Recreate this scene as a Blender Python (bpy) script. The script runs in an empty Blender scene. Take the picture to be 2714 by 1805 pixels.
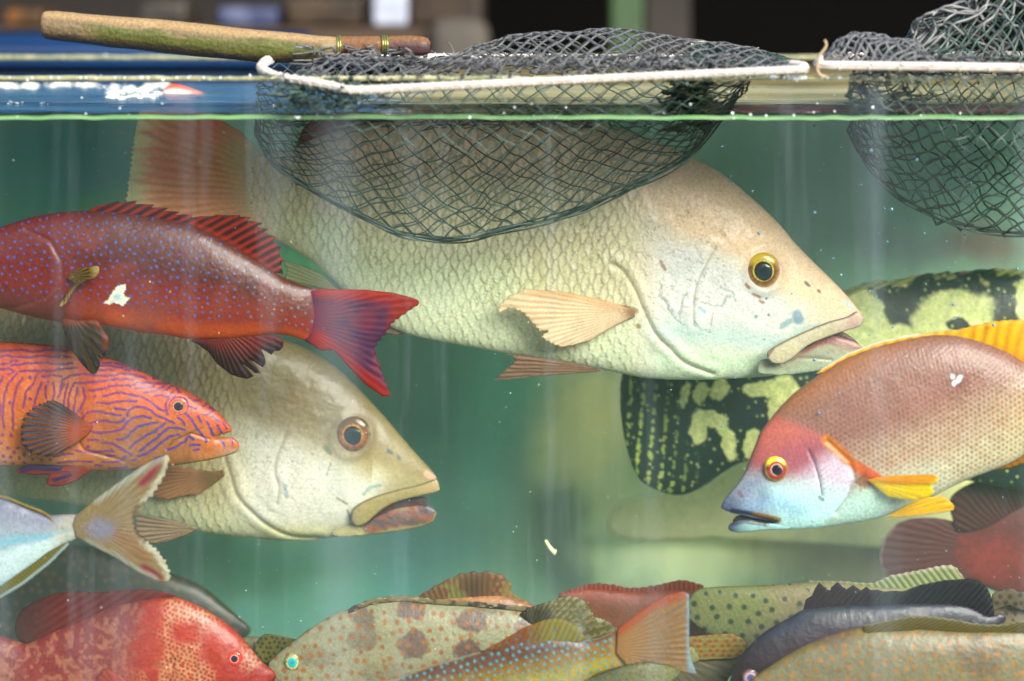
import bpy, math, random
import numpy as np

# ------------------------------------------------------------------ camera, sky, sun, exposure
SC = bpy.context.scene
D = 2.0                      # camera to front glass, metres
K = 0.9 / 2714.0             # metres per photo pixel on the front glass
HZ = 20.0                    # horizon row
H = 1.40                     # camera height
cam_d = bpy.data.cameras.new('camera')
cam = bpy.data.objects.new('camera', cam_d)
SC.collection.objects.link(cam)
cam.location = (0, -D, H)
cam.rotation_euler = (math.radians(90), 0, 0)
cam_d.sensor_width = 36
cam_d.lens = 36 * D / 0.9
cam_d.shift_y = -(902.5 - HZ) / 2714.0
cam_d.clip_start = 0.05
cam_d.clip_end = 200
cam_d.dof.use_dof = True
cam_d.dof.focus_distance = D + 0.19
cam_d.dof.aperture_fstop = 2.8
SC.camera = cam

world = bpy.data.worlds.new("World")
SC.world = world
world.use_nodes = True
wn = world.node_tree
sky = wn.nodes.new('ShaderNodeTexSky')
sky.sky_type = 'NISHITA'
sky.sun_disc = False
SUN_EL, SUN_AZ = 30.0, 152.0      # azimuth the light comes from, degrees clockwise from +Y
sky.sun_elevation = math.radians(SUN_EL)
sky.sun_rotation = math.radians(SUN_AZ)
wn.links.new(sky.outputs[0], wn.nodes['Background'].inputs[0])
wn.nodes['Background'].inputs[1].default_value = 0.15
sun_d = bpy.data.lights.new('sun', 'SUN')
sun_d.energy = 4.6
sun_d.angle = math.radians(32)   # light scattered by haze and the rippled water: no hard shadows
sun_d.color = (1.0, 0.95, 0.86)
sun = bpy.data.objects.new('sun', sun_d)
SC.collection.objects.link(sun)
el, az = math.radians(SUN_EL), math.radians(SUN_AZ)
from mathutils import Vector
sdir = Vector((math.sin(az) * math.cos(el), math.cos(az) * math.cos(el), math.sin(el)))
sun.rotation_euler = sdir.to_track_quat('Z', 'Y').to_euler()
sun.location = sdir * 5
SC.view_settings.view_transform = 'Standard'
SC.view_settings.look = 'None'
SC.view_settings.exposure = 0.85
SC.view_settings.gamma = 1
SC.view_settings.use_curve_mapping = False
SC.render.engine = 'CYCLES'
cy = SC.cycles
cy.use_denoising = True
cy.max_bounces = 12
cy.transparent_max_bounces = 32
cy.volume_bounces = 2
cy.diffuse_bounces = 3
cy.glossy_bounces = 3
cy.caustics_reflective = False
cy.caustics_refractive = False
cy.sample_clamp_indirect = 6

# ------------------------------------------------------------------ helpers
def PX(x, y, d=0.0):
    """photo pixel -> world point on the plane d metres behind the front glass"""
    s = K * (D + d) / D
    return ((x - 1357.0) * s, d, H - (y - HZ) * s)

def Z(ox, oy, sc, pts):
    a = np.array(pts, float)
    return np.stack([ox + a[:, 0] / sc, oy + a[:, 1] / sc], 1)
def F(pts): return np.array(pts, float) * 1.15098

def hexc(h):
    h = h.lstrip('#')
    c = np.array([int(h[i:i + 2], 16) / 255 for i in (0, 2, 4)])
    return np.where(c <= 0.04045, c / 12.92, ((c + 0.055) / 1.055) ** 2.4)
def mix(a, b, t):
    t = np.clip(t, 0, 1)
    if np.ndim(t) == 1: t = t[:, None]
    return a * (1 - t) + b * t
def ss(a, b, x):
    t = np.clip((x - a) / (b - a), 0, 1)
    return t * t * (3 - 2 * t)
def hsh(i, j, s=0):
    v = np.sin(i * 127.1 + j * 311.7 + s * 74.7) * 43758.5453
    return v - np.floor(v)
def vn(x, y, s=0):
    xi, yi = np.floor(x), np.floor(y)
    fx, fy = x - xi, y - yi
    fx = fx * fx * (3 - 2 * fx); fy = fy * fy * (3 - 2 * fy)
    a, b = hsh(xi, yi, s), hsh(xi + 1, yi, s)
    c, d = hsh(xi, yi + 1, s), hsh(xi + 1, yi + 1, s)
    return (a * (1 - fx) + b * fx) * (1 - fy) + (c * (1 - fx) + d * fx) * fy
def fbm(X, Y, sc, s=0, o=4, sy=None):
    sy = sy or sc
    v = 0; a = 0.5; t = 0; f = 1
    for k in range(o):
        v = v + a * vn(X / sc * f, Y / sy * f, s + k * 3.1); t += a; a *= 0.5; f *= 2.03
    return v / t
def dline(X, Y, pl):
    d = np.full(X.shape, 1e9)
    pl = np.asarray(pl, float)
    for (ax, ay), (bx, by) in zip(pl[:-1], pl[1:]):
        vx, vy = bx - ax, by - ay
        L = vx * vx + vy * vy + 1e-9
        t = np.clip(((X - ax) * vx + (Y - ay) * vy) / L, 0, 1)
        d = np.minimum(d, np.hypot(X - ax - t * vx, Y - ay - t * vy))
    return d
def rot(X, Y, deg, cx=0, cy_=0):
    a = math.radians(deg); c, s = math.cos(a), math.sin(a)
    return (X - cx) * c + (Y - cy_) * s, -(X - cx) * s + (Y - cy_) * c
def dots(X, Y, sx, sy, jit=0.25, s=0, ang=0):
    """distance to the nearest centre of a jittered offset lattice + that centre's random number"""
    x, y = rot(X, Y, ang)
    r0 = np.floor(y / sy)
    best = np.full(X.shape, 1e9); rid = np.zeros(X.shape)
    for dr in (-1, 0, 1, 2):
        r = r0 + dr
        off = (np.mod(r, 2)) * 0.5
        c0 = np.floor(x / sx - off)
        for dc in (-1, 0, 1, 2):
            c = c0 + dc
            cx = (c + off + (hsh(c, r, s) - .5) * 2 * jit) * sx
            cy_ = (r + (hsh(c, r, s + 5) - .5) * 2 * jit) * sy
            d = np.hypot(x - cx, y - cy_)
            m = d < best
            best = np.where(m, d, best); rid = np.where(m, hsh(c, r, s + 9), rid)
    return best, rid
def scales(X, Y, sx, sy, R, face=1, s=0, ang=0):
    """overlapping round scales; returns distance/R inside the visible scale, and a random id"""
    x, y = rot(X, Y, ang); x = x * face
    r0 = np.floor(y / sy)
    bx = np.full(X.shape, -1e9); e = np.ones(X.shape); rid = np.zeros(X.shape)
    for dr in range(-2, 4):
        r = r0 + dr; off = np.mod(r, 2) * 0.5
        c0 = np.floor(x / sx - off)
        for dc in range(-1, 4):
            c = c0 + dc
            cx = (c + off + (hsh(c, r, s) - .5) * .12) * sx; cyy = (r + (hsh(c, r, s + 4) - .5) * .12) * sy
            d = np.hypot((x - cx), (y - cyy) * (sx / sy) * 0.55) / R
            m = (d < 1) & (cx > bx)
            bx = np.where(m, cx, bx); e = np.where(m, d, e); rid = np.where(m, hsh(c, r, s + 9), rid)
    return e, rid
def spl(pts, n=6, closed=True):
    """Catmull-Rom through the points"""
    p = np.asarray(pts, float); N = len(p); out = []
    rng = range(N) if closed else range(N - 1)
    for i in rng:
        if closed: a, b, c, d = p[(i - 1) % N], p[i], p[(i + 1) % N], p[(i + 2) % N]
        else: a, b, c, d = p[max(i - 1, 0)], p[i], p[i + 1], p[min(i + 2, N - 1)]
        for k in range(n):
            t = k / n
            out.append(0.5 * (2 * b + (c - a) * t + (2 * a - 5 * b + 4 * c - d) * t * t + (3 * b - a - 3 * c + d) * t ** 3))
    if not closed: out.append(p[-1])
    return np.array(out)
def jag(pts, n, amp, seed=0, irr=0.5):
    """an open edge through pts with n teeth pointing to the left-hand side of travel"""
    q = spl(pts, 12, False); L = np.r_[0, np.cumsum(np.hypot(*np.diff(q, axis=0).T))]
    rg = random.Random(seed); out = []
    for i in range(n * 2 + 1):
        t = L[-1] * min(1, max(0, (i + (rg.random() - .5) * irr) / (n * 2)))
        x, y = np.interp(t, L, q[:, 0]), np.interp(t, L, q[:, 1])
        x2, y2 = np.interp(min(t + 2, L[-1]), L, q[:, 0]), np.interp(min(t + 2, L[-1]), L, q[:, 1])
        x1, y1 = np.interp(max(t - 2, 0), L, q[:, 0]), np.interp(max(t - 2, 0), L, q[:, 1])
        tx, ty = x2 - x1, y2 - y1; l = math.hypot(tx, ty) + 1e-9
        a = amp * (0.4 + 0.6 * rg.random()) if i % 2 else 0
        out.append((x + ty / l * a, y - tx / l * a))
    return np.array(out)
def cat(*a): return np.concatenate([np.asarray(x, float).reshape(-1, 2) for x in a])

# ------------------------------------------------------------------ materials
MATS = {}
def nt(name):
    m = bpy.data.materials.new(name); m.use_nodes = True
    t = m.node_tree; t.nodes.clear()
    return m, t
def L_(t, a, b): t.links.new(a, b)
def principled(name, color=(.5, .5, .5), rough=.5, metal=0, noise=None, bump=None, coat=0, spec=.5):
    """noise=(scale, other colour, contrast) ; bump=(scale, strength)"""
    if name in MATS: return MATS[name]
    m, t = nt(name)
    o = t.nodes.new('ShaderNodeOutputMaterial'); b = t.nodes.new('ShaderNodeBsdfPrincipled')
    L_(t, b.outputs[0], o.inputs[0])
    b.inputs['Base Color'].default_value = (*color, 1); b.inputs['Roughness'].default_value = rough
    b.inputs['Metallic'].default_value = metal; b.inputs['Coat Weight'].default_value = coat
    b.inputs['Specular IOR Level'].default_value = spec
    tc = t.nodes.new('ShaderNodeTexCoord')
    if noise:
        n = t.nodes.new('ShaderNodeTexNoise'); n.inputs['Scale'].default_value = noise[0]; n.inputs['Detail'].default_value = 6
        L_(t, tc.outputs['Object'], n.inputs['Vector'])
        r = t.nodes.new('ShaderNodeValToRGB'); r.color_ramp.elements[0].position = .5 - noise[2]; r.color_ramp.elements[1].position = .5 + noise[2]
        r.color_ramp.elements[0].color = (*color, 1); r.color_ramp.elements[1].color = (*noise[1], 1)
        L_(t, n.outputs[0], r.inputs[0]); L_(t, r.outputs[0], b.inputs['Base Color'])
    if bump:
        n2 = t.nodes.new('ShaderNodeTexNoise'); n2.inputs['Scale'].default_value = bump[0]; n2.inputs['Detail'].default_value = 4
        L_(t, tc.outputs['Object'], n2.inputs['Vector'])
        bp = t.nodes.new('ShaderNodeBump'); bp.inputs['Strength'].default_value = bump[1]; bp.inputs['Distance'].default_value = .002
        L_(t, n2.outputs[0], bp.inputs['Height']); L_(t, bp.outputs[0], b.inputs['Normal'])
    MATS[name] = m
    return m
def skin(name, rough=.42, coat=.14, bump=.35, transl=0.0, mott=.2, spec=.3):
    """wet fish skin / fin membrane: pattern from the mesh's Col attribute, fine mottling and bump from noise nodes"""
    if name in MATS: return MATS[name]
    m, t = nt(name)
    o = t.nodes.new('ShaderNodeOutputMaterial'); b = t.nodes.new('ShaderNodeBsdfPrincipled')
    a = t.nodes.new('ShaderNodeAttribute'); a.attribute_name = 'Col'
    tc = t.nodes.new('ShaderNodeTexCoord')
    n = t.nodes.new('ShaderNodeTexNoise'); n.inputs['Scale'].default_value = 420; n.inputs['Detail'].default_value = 3
    L_(t, tc.outputs['Object'], n.inputs['Vector'])
    mr = t.nodes.new('ShaderNodeMapRange'); mr.inputs[1].default_value = .3; mr.inputs[2].default_value = .7
    mr.inputs[3].default_value = 1 - mott; mr.inputs[4].default_value = 1 + mott
    L_(t, n.outputs[0], mr.inputs[0])
    mx = t.nodes.new('ShaderNodeVectorMath'); mx.operation = 'SCALE'
    L_(t, a.outputs['Color'], mx.inputs[0]); L_(t, mr.outputs[0], mx.inputs['Scale'])
    L_(t, mx.outputs[0], b.inputs['Base Color'])
    b.inputs['Roughness'].default_value = rough; b.inputs['Coat Weight'].default_value = coat
    b.inputs['Coat Roughness'].default_value = .18; b.inputs['Specular IOR Level'].default_value = spec
    n2 = t.nodes.new('ShaderNodeTexNoise'); n2.inputs['Scale'].default_value = 260; n2.inputs['Detail'].default_value = 5
    L_(t, tc.outputs['Object'], n2.inputs['Vector'])
    bp = t.nodes.new('ShaderNodeBump'); bp.inputs['Strength'].default_value = bump; bp.inputs['Distance'].default_value = .0015
    L_(t, n2.outputs[0], bp.inputs['Height']); L_(t, bp.outputs[0], b.inputs['Normal'])
    out = b.outputs[0]
    if transl > 0:
        tr = t.nodes.new('ShaderNodeBsdfTranslucent'); L_(t, mx.outputs[0], tr.inputs[0])
        ms = t.nodes.new('ShaderNodeMixShader'); ms.inputs[0].default_value = transl
        L_(t, out, ms.inputs[1]); L_(t, tr.outputs[0], ms.inputs[2])
        tp = t.nodes.new('ShaderNodeBsdfTransparent')
        ma = t.nodes.new('ShaderNodeMixShader'); L_(t, a.outputs['Alpha'], ma.inputs[0])
        L_(t, tp.outputs[0], ma.inputs[1]); L_(t, ms.outputs[0], ma.inputs[2]); out = ma.outputs[0]
    L_(t, out, o.inputs[0])
    MATS[name] = m
    return m
SKIN = skin('fish_skin'); FIN = skin('fin_membrane', .5, .0, .2, transl=.45, mott=.1)
SOFT = skin('slick_skin', .4, .14, .4, mott=.16)
EYEM = skin('wet_eye', .16, .12, 0.0, mott=.05, spec=.35)

# ------------------------------------------------------------------ objects
def tag(o, label=None, cat=None, group=None, kind=None):
    if label: o['label'] = label
    if cat: o['category'] = cat
    if group: o['group'] = group
    if kind: o['kind'] = kind
    return o
def mesh(name, V, Fs, mat, parent=None, smooth=True, col=None, org=(0, 0, 0)):
    """V (n,3) world coords; stored relative to org (the parent's place)"""
    V = np.asarray(V, np.float64) - np.array(org)
    me = bpy.data.meshes.new(name)
    if isinstance(Fs, np.ndarray):
        n, k = Fs.shape
        me.vertices.add(len(V)); me.vertices.foreach_set('co', V.astype(np.float32).ravel())
        me.loops.add(n * k); me.loops.foreach_set('vertex_index', Fs.astype(np.int32).ravel())
        me.polygons.add(n); me.polygons.foreach_set('loop_start', np.arange(0, n * k, k, dtype=np.int32))
        me.update(calc_edges=True); me.validate()
    else:
        me.from_pydata([tuple(v) for v in V], [], Fs)
    if smooth: me.polygons.foreach_set('use_smooth', np.ones(len(me.polygons), bool))
    if col is not None:
        at = me.attributes.new('Col', 'FLOAT_COLOR', 'POINT')
        at.data.foreach_set('color', col.astype(np.float32).ravel())
    me.materials.append(mat)
    o = bpy.data.objects.new(name, me); SC.collection.objects.link(o)
    if parent is not None: o.parent = parent
    else: o.location = org
    return o
def thing(name, label, cat, loc, group=None):
    o = bpy.data.objects.new(name, None); SC.collection.objects.link(o)
    o.empty_display_size = .05; o.location = loc
    return tag(o, label, cat, group)

def inside(poly, xs, ys):
    x0, y0 = poly[:, 0], poly[:, 1]; x1, y1 = np.roll(x0, -1), np.roll(y0, -1)
    out = np.zeros((len(ys), len(xs)), bool)
    for j, y in enumerate(ys):
        m = (y0 <= y) != (y1 <= y)
        if not m.any(): continue
        xi = np.sort(x0[m] + (y - y0[m]) * (x1[m] - x0[m]) / (y1[m] - y0[m]))
        out[j] = np.searchsorted(xi, xs) % 2 == 1
    return out
def poisson(M, h):
    if min(M.shape) < 24 or M.size < 1500:
        u = np.zeros(M.shape); it = 500
    else:
        c = poisson(M[::2, ::2], h * 2)
        u = np.repeat(np.repeat(c, 2, 0), 2, 1)[:M.shape[0], :M.shape[1]]
        u = np.where(M, u, 0); it = 70
    for _ in range(it):
        p = np.pad(u, 1)
        u = np.where(M, (p[:-2, 1:-1] + p[2:, 1:-1] + p[1:-1, :-2] + p[1:-1, 2:] + h * h) * .25, 0)
    return u
def snap(P, poly):
    A = poly; B = np.roll(poly, -1, 0); out = np.empty_like(P)
    for i in range(0, len(P), 800):
        p = P[i:i + 800, None]; v = (B - A)[None]; w = p - A[None]
        t = np.clip((w * v).sum(2) / ((v * v).sum(2) + 1e-9), 0, 1)
        q = A[None] + t[..., None] * v; d = ((q - p) ** 2).sum(2); k = d.argmin(1)
        out[i:i + 800] = q[np.arange(len(k)), k]
    return out
BODY_SURF = {}
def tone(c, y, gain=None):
    """skin colour scaled by depth: near fish dimmed, far ones lifted to even out the light"""
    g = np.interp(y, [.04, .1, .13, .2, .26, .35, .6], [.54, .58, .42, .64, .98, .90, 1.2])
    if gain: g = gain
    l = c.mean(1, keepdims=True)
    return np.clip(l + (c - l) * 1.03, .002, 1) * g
def pinside(X, Y, poly):
    r = np.zeros(X.shape, bool); p = np.asarray(poly, float)
    for (ax, ay), (bx, by) in zip(p, np.roll(p, -1, 0)):
        m = (ay > Y) != (by > Y)
        r ^= m & (X < (bx - ax) * (Y - ay) / ((by - ay) if by != ay else 1e-9) + ax)
    return r
def blob(name, poly, y, mat, col, parent=None, org=(0, 0, 0), step=3.0, ratio=.34, tmax=None, hf=None, bend=None, key=None, alpha=None, label=None, tf=None, gain=None):
    """an outline on the plane y, inflated to a rounded solid body (ratio = thickness/height)"""
    poly = np.asarray(poly, float)
    x0, y0 = poly.min(0) - step * 1.5; x1, y1 = poly.max(0) + step * 1.5
    xs = np.arange(x0, x1, step); ys = np.arange(y0, y1, step)
    C = inside(poly, xs[:-1] + step / 2, ys[:-1] + step / 2)         # kept cells
    Cp = np.pad(C, 1)
    n4 = Cp[:-1, :-1].astype(int) + Cp[1:, :-1] + Cp[:-1, 1:] + Cp[1:, 1:]
    used = n4 > 0; core = n4 == 4
    u = poisson(core, step)
    T = ratio * np.sqrt(2 * np.maximum(u, 0))
    if tmax: T = tmax * np.tanh(T / tmax)
    X, Y = np.meshgrid(xs, ys)
    edge = used & ~core
    P = np.stack([X[edge], Y[edge]], 1); P = snap(P, poly)
    X = X.copy(); Y = Y.copy(); X[edge] = P[:, 0]; Y[edge] = P[:, 1]
    if tf is not None: T = T * tf(X, Y)
    big = 1e9
    top = np.where(used, Y, big).min(0); bot = np.where(used, Y, -big).max(0)
    v = ((Y - top[None]) / np.maximum(bot - top, 1)[None])[used]
    Xf, Yf, Tf = X[used], Y[used], T[used]
    ctx = dict(v=v, u=(Xf - poly[:, 0].min()) / np.ptp(poly[:, 0]), T=Tf)
    colr = tone(col(Xf, Yf, ctx), y, gain)
    a = np.ones(len(Xf)) if alpha is None else alpha(Xf, Yf, ctx)
    colr = np.clip(np.concatenate([colr, a[:, None]], 1), 0.002, 1)
    idx = -np.ones(used.shape, int); idx[used] = np.arange(len(Xf))
    s = K * (D + y) / D
    dy = Tf * s
    hh = np.zeros(len(Xf))
    if hf is not None:
        hh = hf(Xf, Yf, ctx) * ss(0, 10, Tf / max(ratio, .01)) * s
    bd = bend(Xf, Yf) if bend is not None else 0
    xw = (Xf - 1357) * s; zw = H - (Yf - HZ) * s
    Vf = np.stack([xw, y + bd - dy - hh, zw], 1)
    cm = core[used]
    bmap = np.arange(len(Xf)); nb = int(cm.sum()); bmap[cm] = len(Xf) + np.arange(nb)
    Vb = np.stack([xw, y + bd + dy, zw], 1)[cm]
    r, c = np.nonzero(C)
    q = np.stack([idx[r, c], idx[r + 1, c], idx[r + 1, c + 1], idx[r, c + 1]], 1)
    Fall = np.concatenate([q, bmap[q][:, ::-1]])
    o = mesh(name, np.concatenate([Vf, Vb]), Fall, mat, parent, True, np.concatenate([colr, colr[cm]]), org)
    if label: o['label'] = label
    if key: BODY_SURF[key] = (xs[0], ys[0], step, T * s, y, s)
    return o
def surf(key, x, y):
    """y (depth) of the near side of a body at a photo position"""
    x0, y0, st, T, yy, s = BODY_SURF[key]
    j = int(np.clip((x - x0) / st, 0, T.shape[1] - 1)); i = int(np.clip((y - y0) / st, 0, T.shape[0] - 1))
    return yy - T[i, j]
def eye(key, cx, cy_, rx, ry, colf, parent, org, pupil=(.5, '#0d1420'), px_off=(0, 0), out=.28, tilt=0, sink=0.0):
    d = surf(key, cx, cy_); s = K * (D + d) / D
    nr, na = 22, 56
    def dome(cx, cy_, rx, ry, out, d, colf, name, parent, mat):
        V = [(( cx - 1357) * s, d - out * rx * s, H - (cy_ - HZ) * s)]; R = [0.0]; A = [0.0]
        for i in range(1, nr + 1):
            r = i / nr
            for j in range(na):
                a = 2 * math.pi * j / na
                V.append(((cx + rx * r * math.cos(a) - 1357) * s, d - out * rx * s * math.sqrt(max(0, 1 - r * r)) + (r == 1) * rx * s * .35, H - (cy_ + ry * r * math.sin(a) - HZ) * s))
                R.append(r); A.append(a)
        Fs = [(0, 1 + (j + 1) % na, 1 + j) for j in range(na)]
        for i in range(nr - 1):
            for j in range(na):
                p = 1 + i * na; k = (j + 1) % na
                Fs.append((p + j, p + k, p + na + k, p + na + j))
        R, A = np.array(R), np.array(A)
        c = colf(R, A); c = np.concatenate([c, np.ones((len(R), 1))], 1)
        return mesh(name, V, Fs, mat, parent, True, c, org)
    e = dome(cx, cy_, rx, ry, out, d + sink * rx * s, colf, 'eye', parent, EYEM)
    pr = pupil[0]
    dark = hexc(pupil[1])
    dd = d + sink * rx * s - out * rx * s * (1 - .5 * pr * pr) * .93
    dome(cx + px_off[0], cy_ + px_off[1], rx * pr, ry * pr, .22, dd + .02 * rx * s, lambda R, A: mix(dark, dark * 1.6 + .004, ss(.2, 1, R)) , 'pupil', e, EYEM)
    return e
def rings(stops, topc=None, ang0=None):
    """eye colours by radius: stops [(r, hex)...]; topc = (hex, rmin, rmax) coloured crescent on the upper side"""
    rs = [s[0] for s in stops]; cs = np.array([hexc(s[1]) for s in stops])
    def f(R, A):
        c = np.stack([np.interp(R, rs, cs[:, k]) for k in range(3)], 1)
        n = .62 + .76 * vn(A * 11, R * 3, 3) * (.7 + .6 * vn(A * 31, R * 9, 8)); c = c * n[:, None]
        if topc:
            w = ss(.25, .75, -np.sin(A)) * ss(topc[1] - .06, topc[1] + .04, R) * (1 - ss(topc[2], topc[2] + .06, R))
            c = mix(c, hexc(topc[0]), w)
        return c
    return f
def rays(bx, by, n, amp):
    """height function of fin rays fanning out from (bx,by)"""
    return lambda X, Y, c: .6 * amp * np.cos(np.arctan2(Y - by, X - bx) * n + 3.5 * fbm(X, Y, 45, n % 7, 2)) * (.4 + fbm(X, Y, 30, 5, 2))
def raycol(X, Y, bx, by, n, s=0, jit=.8):
    a = np.arctan2(Y - by, X - bx); r = np.hypot(X - bx, Y - by)
    return np.clip(.5 + .5 * np.cos(a * n + jit * 7 * (fbm(a * 8, r / 90, 1, s, 2) - .5)) * (.5 + .8 * fbm(a * 20, r / 60, 1, s + 4, 2)), 0, 1), r

def tube(paths, rad, sides=5, closed=False):
    """sweep: paths = list of (n,3) arrays; rad scalar or list of arrays"""
    V = []; Fs = []; base = 0
    for pi, p in enumerate(paths):
        p = np.asarray(p, float); n = len(p)
        if n < 2: continue
        r = rad if np.isscalar(rad) else np.asarray(rad[pi])
        if closed: tg = np.roll(p, -1, 0) - np.roll(p, 1, 0)
        else: tg = np.gradient(p, axis=0)
        tg /= np.linalg.norm(tg, axis=1)[:, None] + 1e-12
        up = np.array([0.13, 0.31, 0.94]); a = np.cross(tg, up); a /= np.linalg.norm(a, axis=1)[:, None] + 1e-12
        b = np.cross(tg, a)
        th = np.arange(sides) * 2 * math.pi / sides
        rr = np.broadcast_to(r, (n,))[:, None, None]
        ring = p[:, None] + rr * (np.cos(th)[None, :, None] * a[:, None] + np.sin(th)[None, :, None] * b[:, None])
        V.append(ring.reshape(-1, 3))
        i = np.arange(n if closed else n - 1)[:, None]; j = np.arange(sides)[None]
        i2 = (i + 1) % n; j2 = (j + 1) % sides
        q = np.stack(np.broadcast_arrays(i * sides + j, i * sides + j2, i2 * sides + j2, i2 * sides + j), -1).reshape(-1, 4) + base
        Fs.append(q)
        if not closed and sides > 3 and not np.isscalar(rad):
            pass
        base += n * sides
    return np.concatenate(V), np.concatenate(Fs)
def box(x0, x1, y0, y1, z0, z1, b=0.0):
    V = [(x, y, z) for x in (x0, x1) for y in (y0, y1) for z in (z0, z1)]
    return V, [(0, 1, 3, 2), (4, 6, 7, 5), (0, 4, 5, 1), (2, 3, 7, 6), (0, 2, 6, 4), (1, 5, 7, 3)]
def bbox(name, x0, x1, y0, y1, z0, z1, mat, parent=None, org=(0, 0, 0), bev=0.0):
    V, Fs = box(x0, x1, y0, y1, z0, z1)
    o = mesh(name, V, Fs, mat, parent, False, None, org)
    if bev:
        import bmesh
        bm = bmesh.new(); bm.from_mesh(o.data)
        bmesh.ops.bevel(bm, geom=bm.edges[:], offset=bev, segments=3, affect='EDGES', profile=.6)
        bm.to_mesh(o.data); bm.free()
    return o
# ------------------------------------------------------------------ the place: ground, stall, tank, water
ZW = H - (310 - HZ) * K; ZR = H - (204 - HZ) * K; TD = 0.80; TX = 0.78; ZF = H - .86
def pln(name, co, m, kind='structure'):
    o = mesh(name, co, [(0, 1, 2, 3)], m, None, False); o['kind'] = kind; return o
pln('ground', [(-12, -8, 0), (12, -8, 0), (12, 12, 0), (-12, 12, 0)], principled('wet_concrete', hexc('#8a8880'), .6, noise=(3, hexc('#a5a298'), .2), bump=(40, .3)))
sw = mesh('added_sky_blocker', *box(-14, 14, -9.3, -9, 0, 3.4), principled('dark_blocker', hexc('#2c2824'), .8, noise=(1.2, hexc('#1c1a18'), .2)), None, False)  # added wall behind the camera, cuts low sky and its reflections
tag(sw, 'added dark wall behind the camera, blocking low sky from the glass', 'sky blocker')
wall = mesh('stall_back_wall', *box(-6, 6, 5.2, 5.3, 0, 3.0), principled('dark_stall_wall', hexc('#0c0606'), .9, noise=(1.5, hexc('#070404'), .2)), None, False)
tag(wall, 'dark brown back wall of the stall far behind the tank', 'wall')
rf = mesh('added_shade_roof', *box(-6, 6, 1.5, 5.3, 2.35, 2.42), principled('shade_roof_dark', hexc('#2a2622'), .8), None, False)  # added roof, out of view, keeps the stall behind dark
tag(rf, 'added dark roof out of view, shading the stall behind the tank', 'roof')

def W(x, y, d):            # x, z of a photo position (2358-wide view) at depth d
    p = PX(x * 1.151, y * 1.151, d); return p[0], p[2]
def upright(name, label, cat, xa, xb, ya, yb, d, th, mat, zfloor=None, bev=.01):
    x0, z1 = W(xa, ya, d); x1, z0 = W(xb, yb, d)
    if zfloor is not None: z0 = zfloor
    o = bbox(name, x0, x1, d, d + th, z0, z1, mat, None, (0, 0, 0), bev)
    return tag(o, label, cat)
upright('post', 'blurred green post behind the net', 'post', 1405, 1482, -420, 90, 2.6, .12, principled('green_paint', hexc('#34502a'), .6, noise=(6, hexc('#28421e'), .2)), 0)
upright('pillar', 'blurred grey-brown pillar right of the green post', 'pillar', 1484, 1590, -420, 90, 3.0, .2, principled('grey_brown_paint', hexc('#38302c'), .7, noise=(3, hexc('#2c2624'), .2)), 0)
# shelf of goods
sh = thing('display_shelf', 'blurred brown wooden shelf behind the wooden handle', 'shelf', (0, 2.3, 0))
wd = principled('brown_board', hexc('#3c2812'), .6, noise=(4, hexc('#2c1c0c'), .25))
x0, zt = W(-300, 62, 2.3); x1, _ = W(1110, 62, 2.3)
bbox('shelf_board', x0, x1, 2.3, 2.75, zt - .04, zt, wd, sh, (0, 2.3, 0), .004)
bbox('shelf_board', x0, x1, 2.3, 2.75, zt + .42, zt + .45, wd, sh, (0, 2.3, 0), .004)
bbox('back_board', x0, x1, 2.76, 2.78, .0, zt + .5, principled('dark_board', hexc('#1a130d'), .8), sh, (0, 2.3, 0))
for xx in (x0 + .02, x1 - .05): bbox('leg', xx, xx + .04, 2.66, 2.70, 0, zt + .47, wd, sh, (0, 2.3, 0), .003)
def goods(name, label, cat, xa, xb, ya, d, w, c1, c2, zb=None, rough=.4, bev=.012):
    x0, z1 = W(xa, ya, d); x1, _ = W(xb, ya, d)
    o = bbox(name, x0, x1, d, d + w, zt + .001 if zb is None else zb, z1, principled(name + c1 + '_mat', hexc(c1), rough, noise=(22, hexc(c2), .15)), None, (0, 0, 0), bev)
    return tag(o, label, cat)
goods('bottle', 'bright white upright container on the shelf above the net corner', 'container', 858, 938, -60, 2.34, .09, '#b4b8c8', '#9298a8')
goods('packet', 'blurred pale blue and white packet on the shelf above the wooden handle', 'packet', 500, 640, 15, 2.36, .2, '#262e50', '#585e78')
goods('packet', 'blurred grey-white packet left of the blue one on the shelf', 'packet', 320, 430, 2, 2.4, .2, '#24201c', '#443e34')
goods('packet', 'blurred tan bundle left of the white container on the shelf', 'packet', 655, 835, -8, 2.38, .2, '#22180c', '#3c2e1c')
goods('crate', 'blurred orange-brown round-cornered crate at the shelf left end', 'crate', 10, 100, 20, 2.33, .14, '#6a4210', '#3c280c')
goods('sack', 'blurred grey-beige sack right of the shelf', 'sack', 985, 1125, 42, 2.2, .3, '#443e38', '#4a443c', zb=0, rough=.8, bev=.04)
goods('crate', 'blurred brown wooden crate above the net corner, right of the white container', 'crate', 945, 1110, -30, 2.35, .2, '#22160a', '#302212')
# big blue tub behind the tank
tb = thing('water_tub', 'large blue plastic water tub behind the left of the tank', 'tub', (-.75, 1.05, 0))
bl = principled('blue_plastic', hexc('#083460'), .4, noise=(2.5, hexc('#051c3c'), .2), bump=(30, .2))
bx0, bz = W(-900, 78, .98); bx1, _ = W(655, 78, .98)
bbox('tub_wall', bx0, bx1, .98, 1.5, 0.001, bz, bl, tb, (-.75, 1.05, 0), .03)
bbox('tub_rim', bx0 - .02, bx1 + .012, .96, 1.53, bz - .045, bz - .012, bl, tb, (-.75, 1.05, 0), .01)
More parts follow.
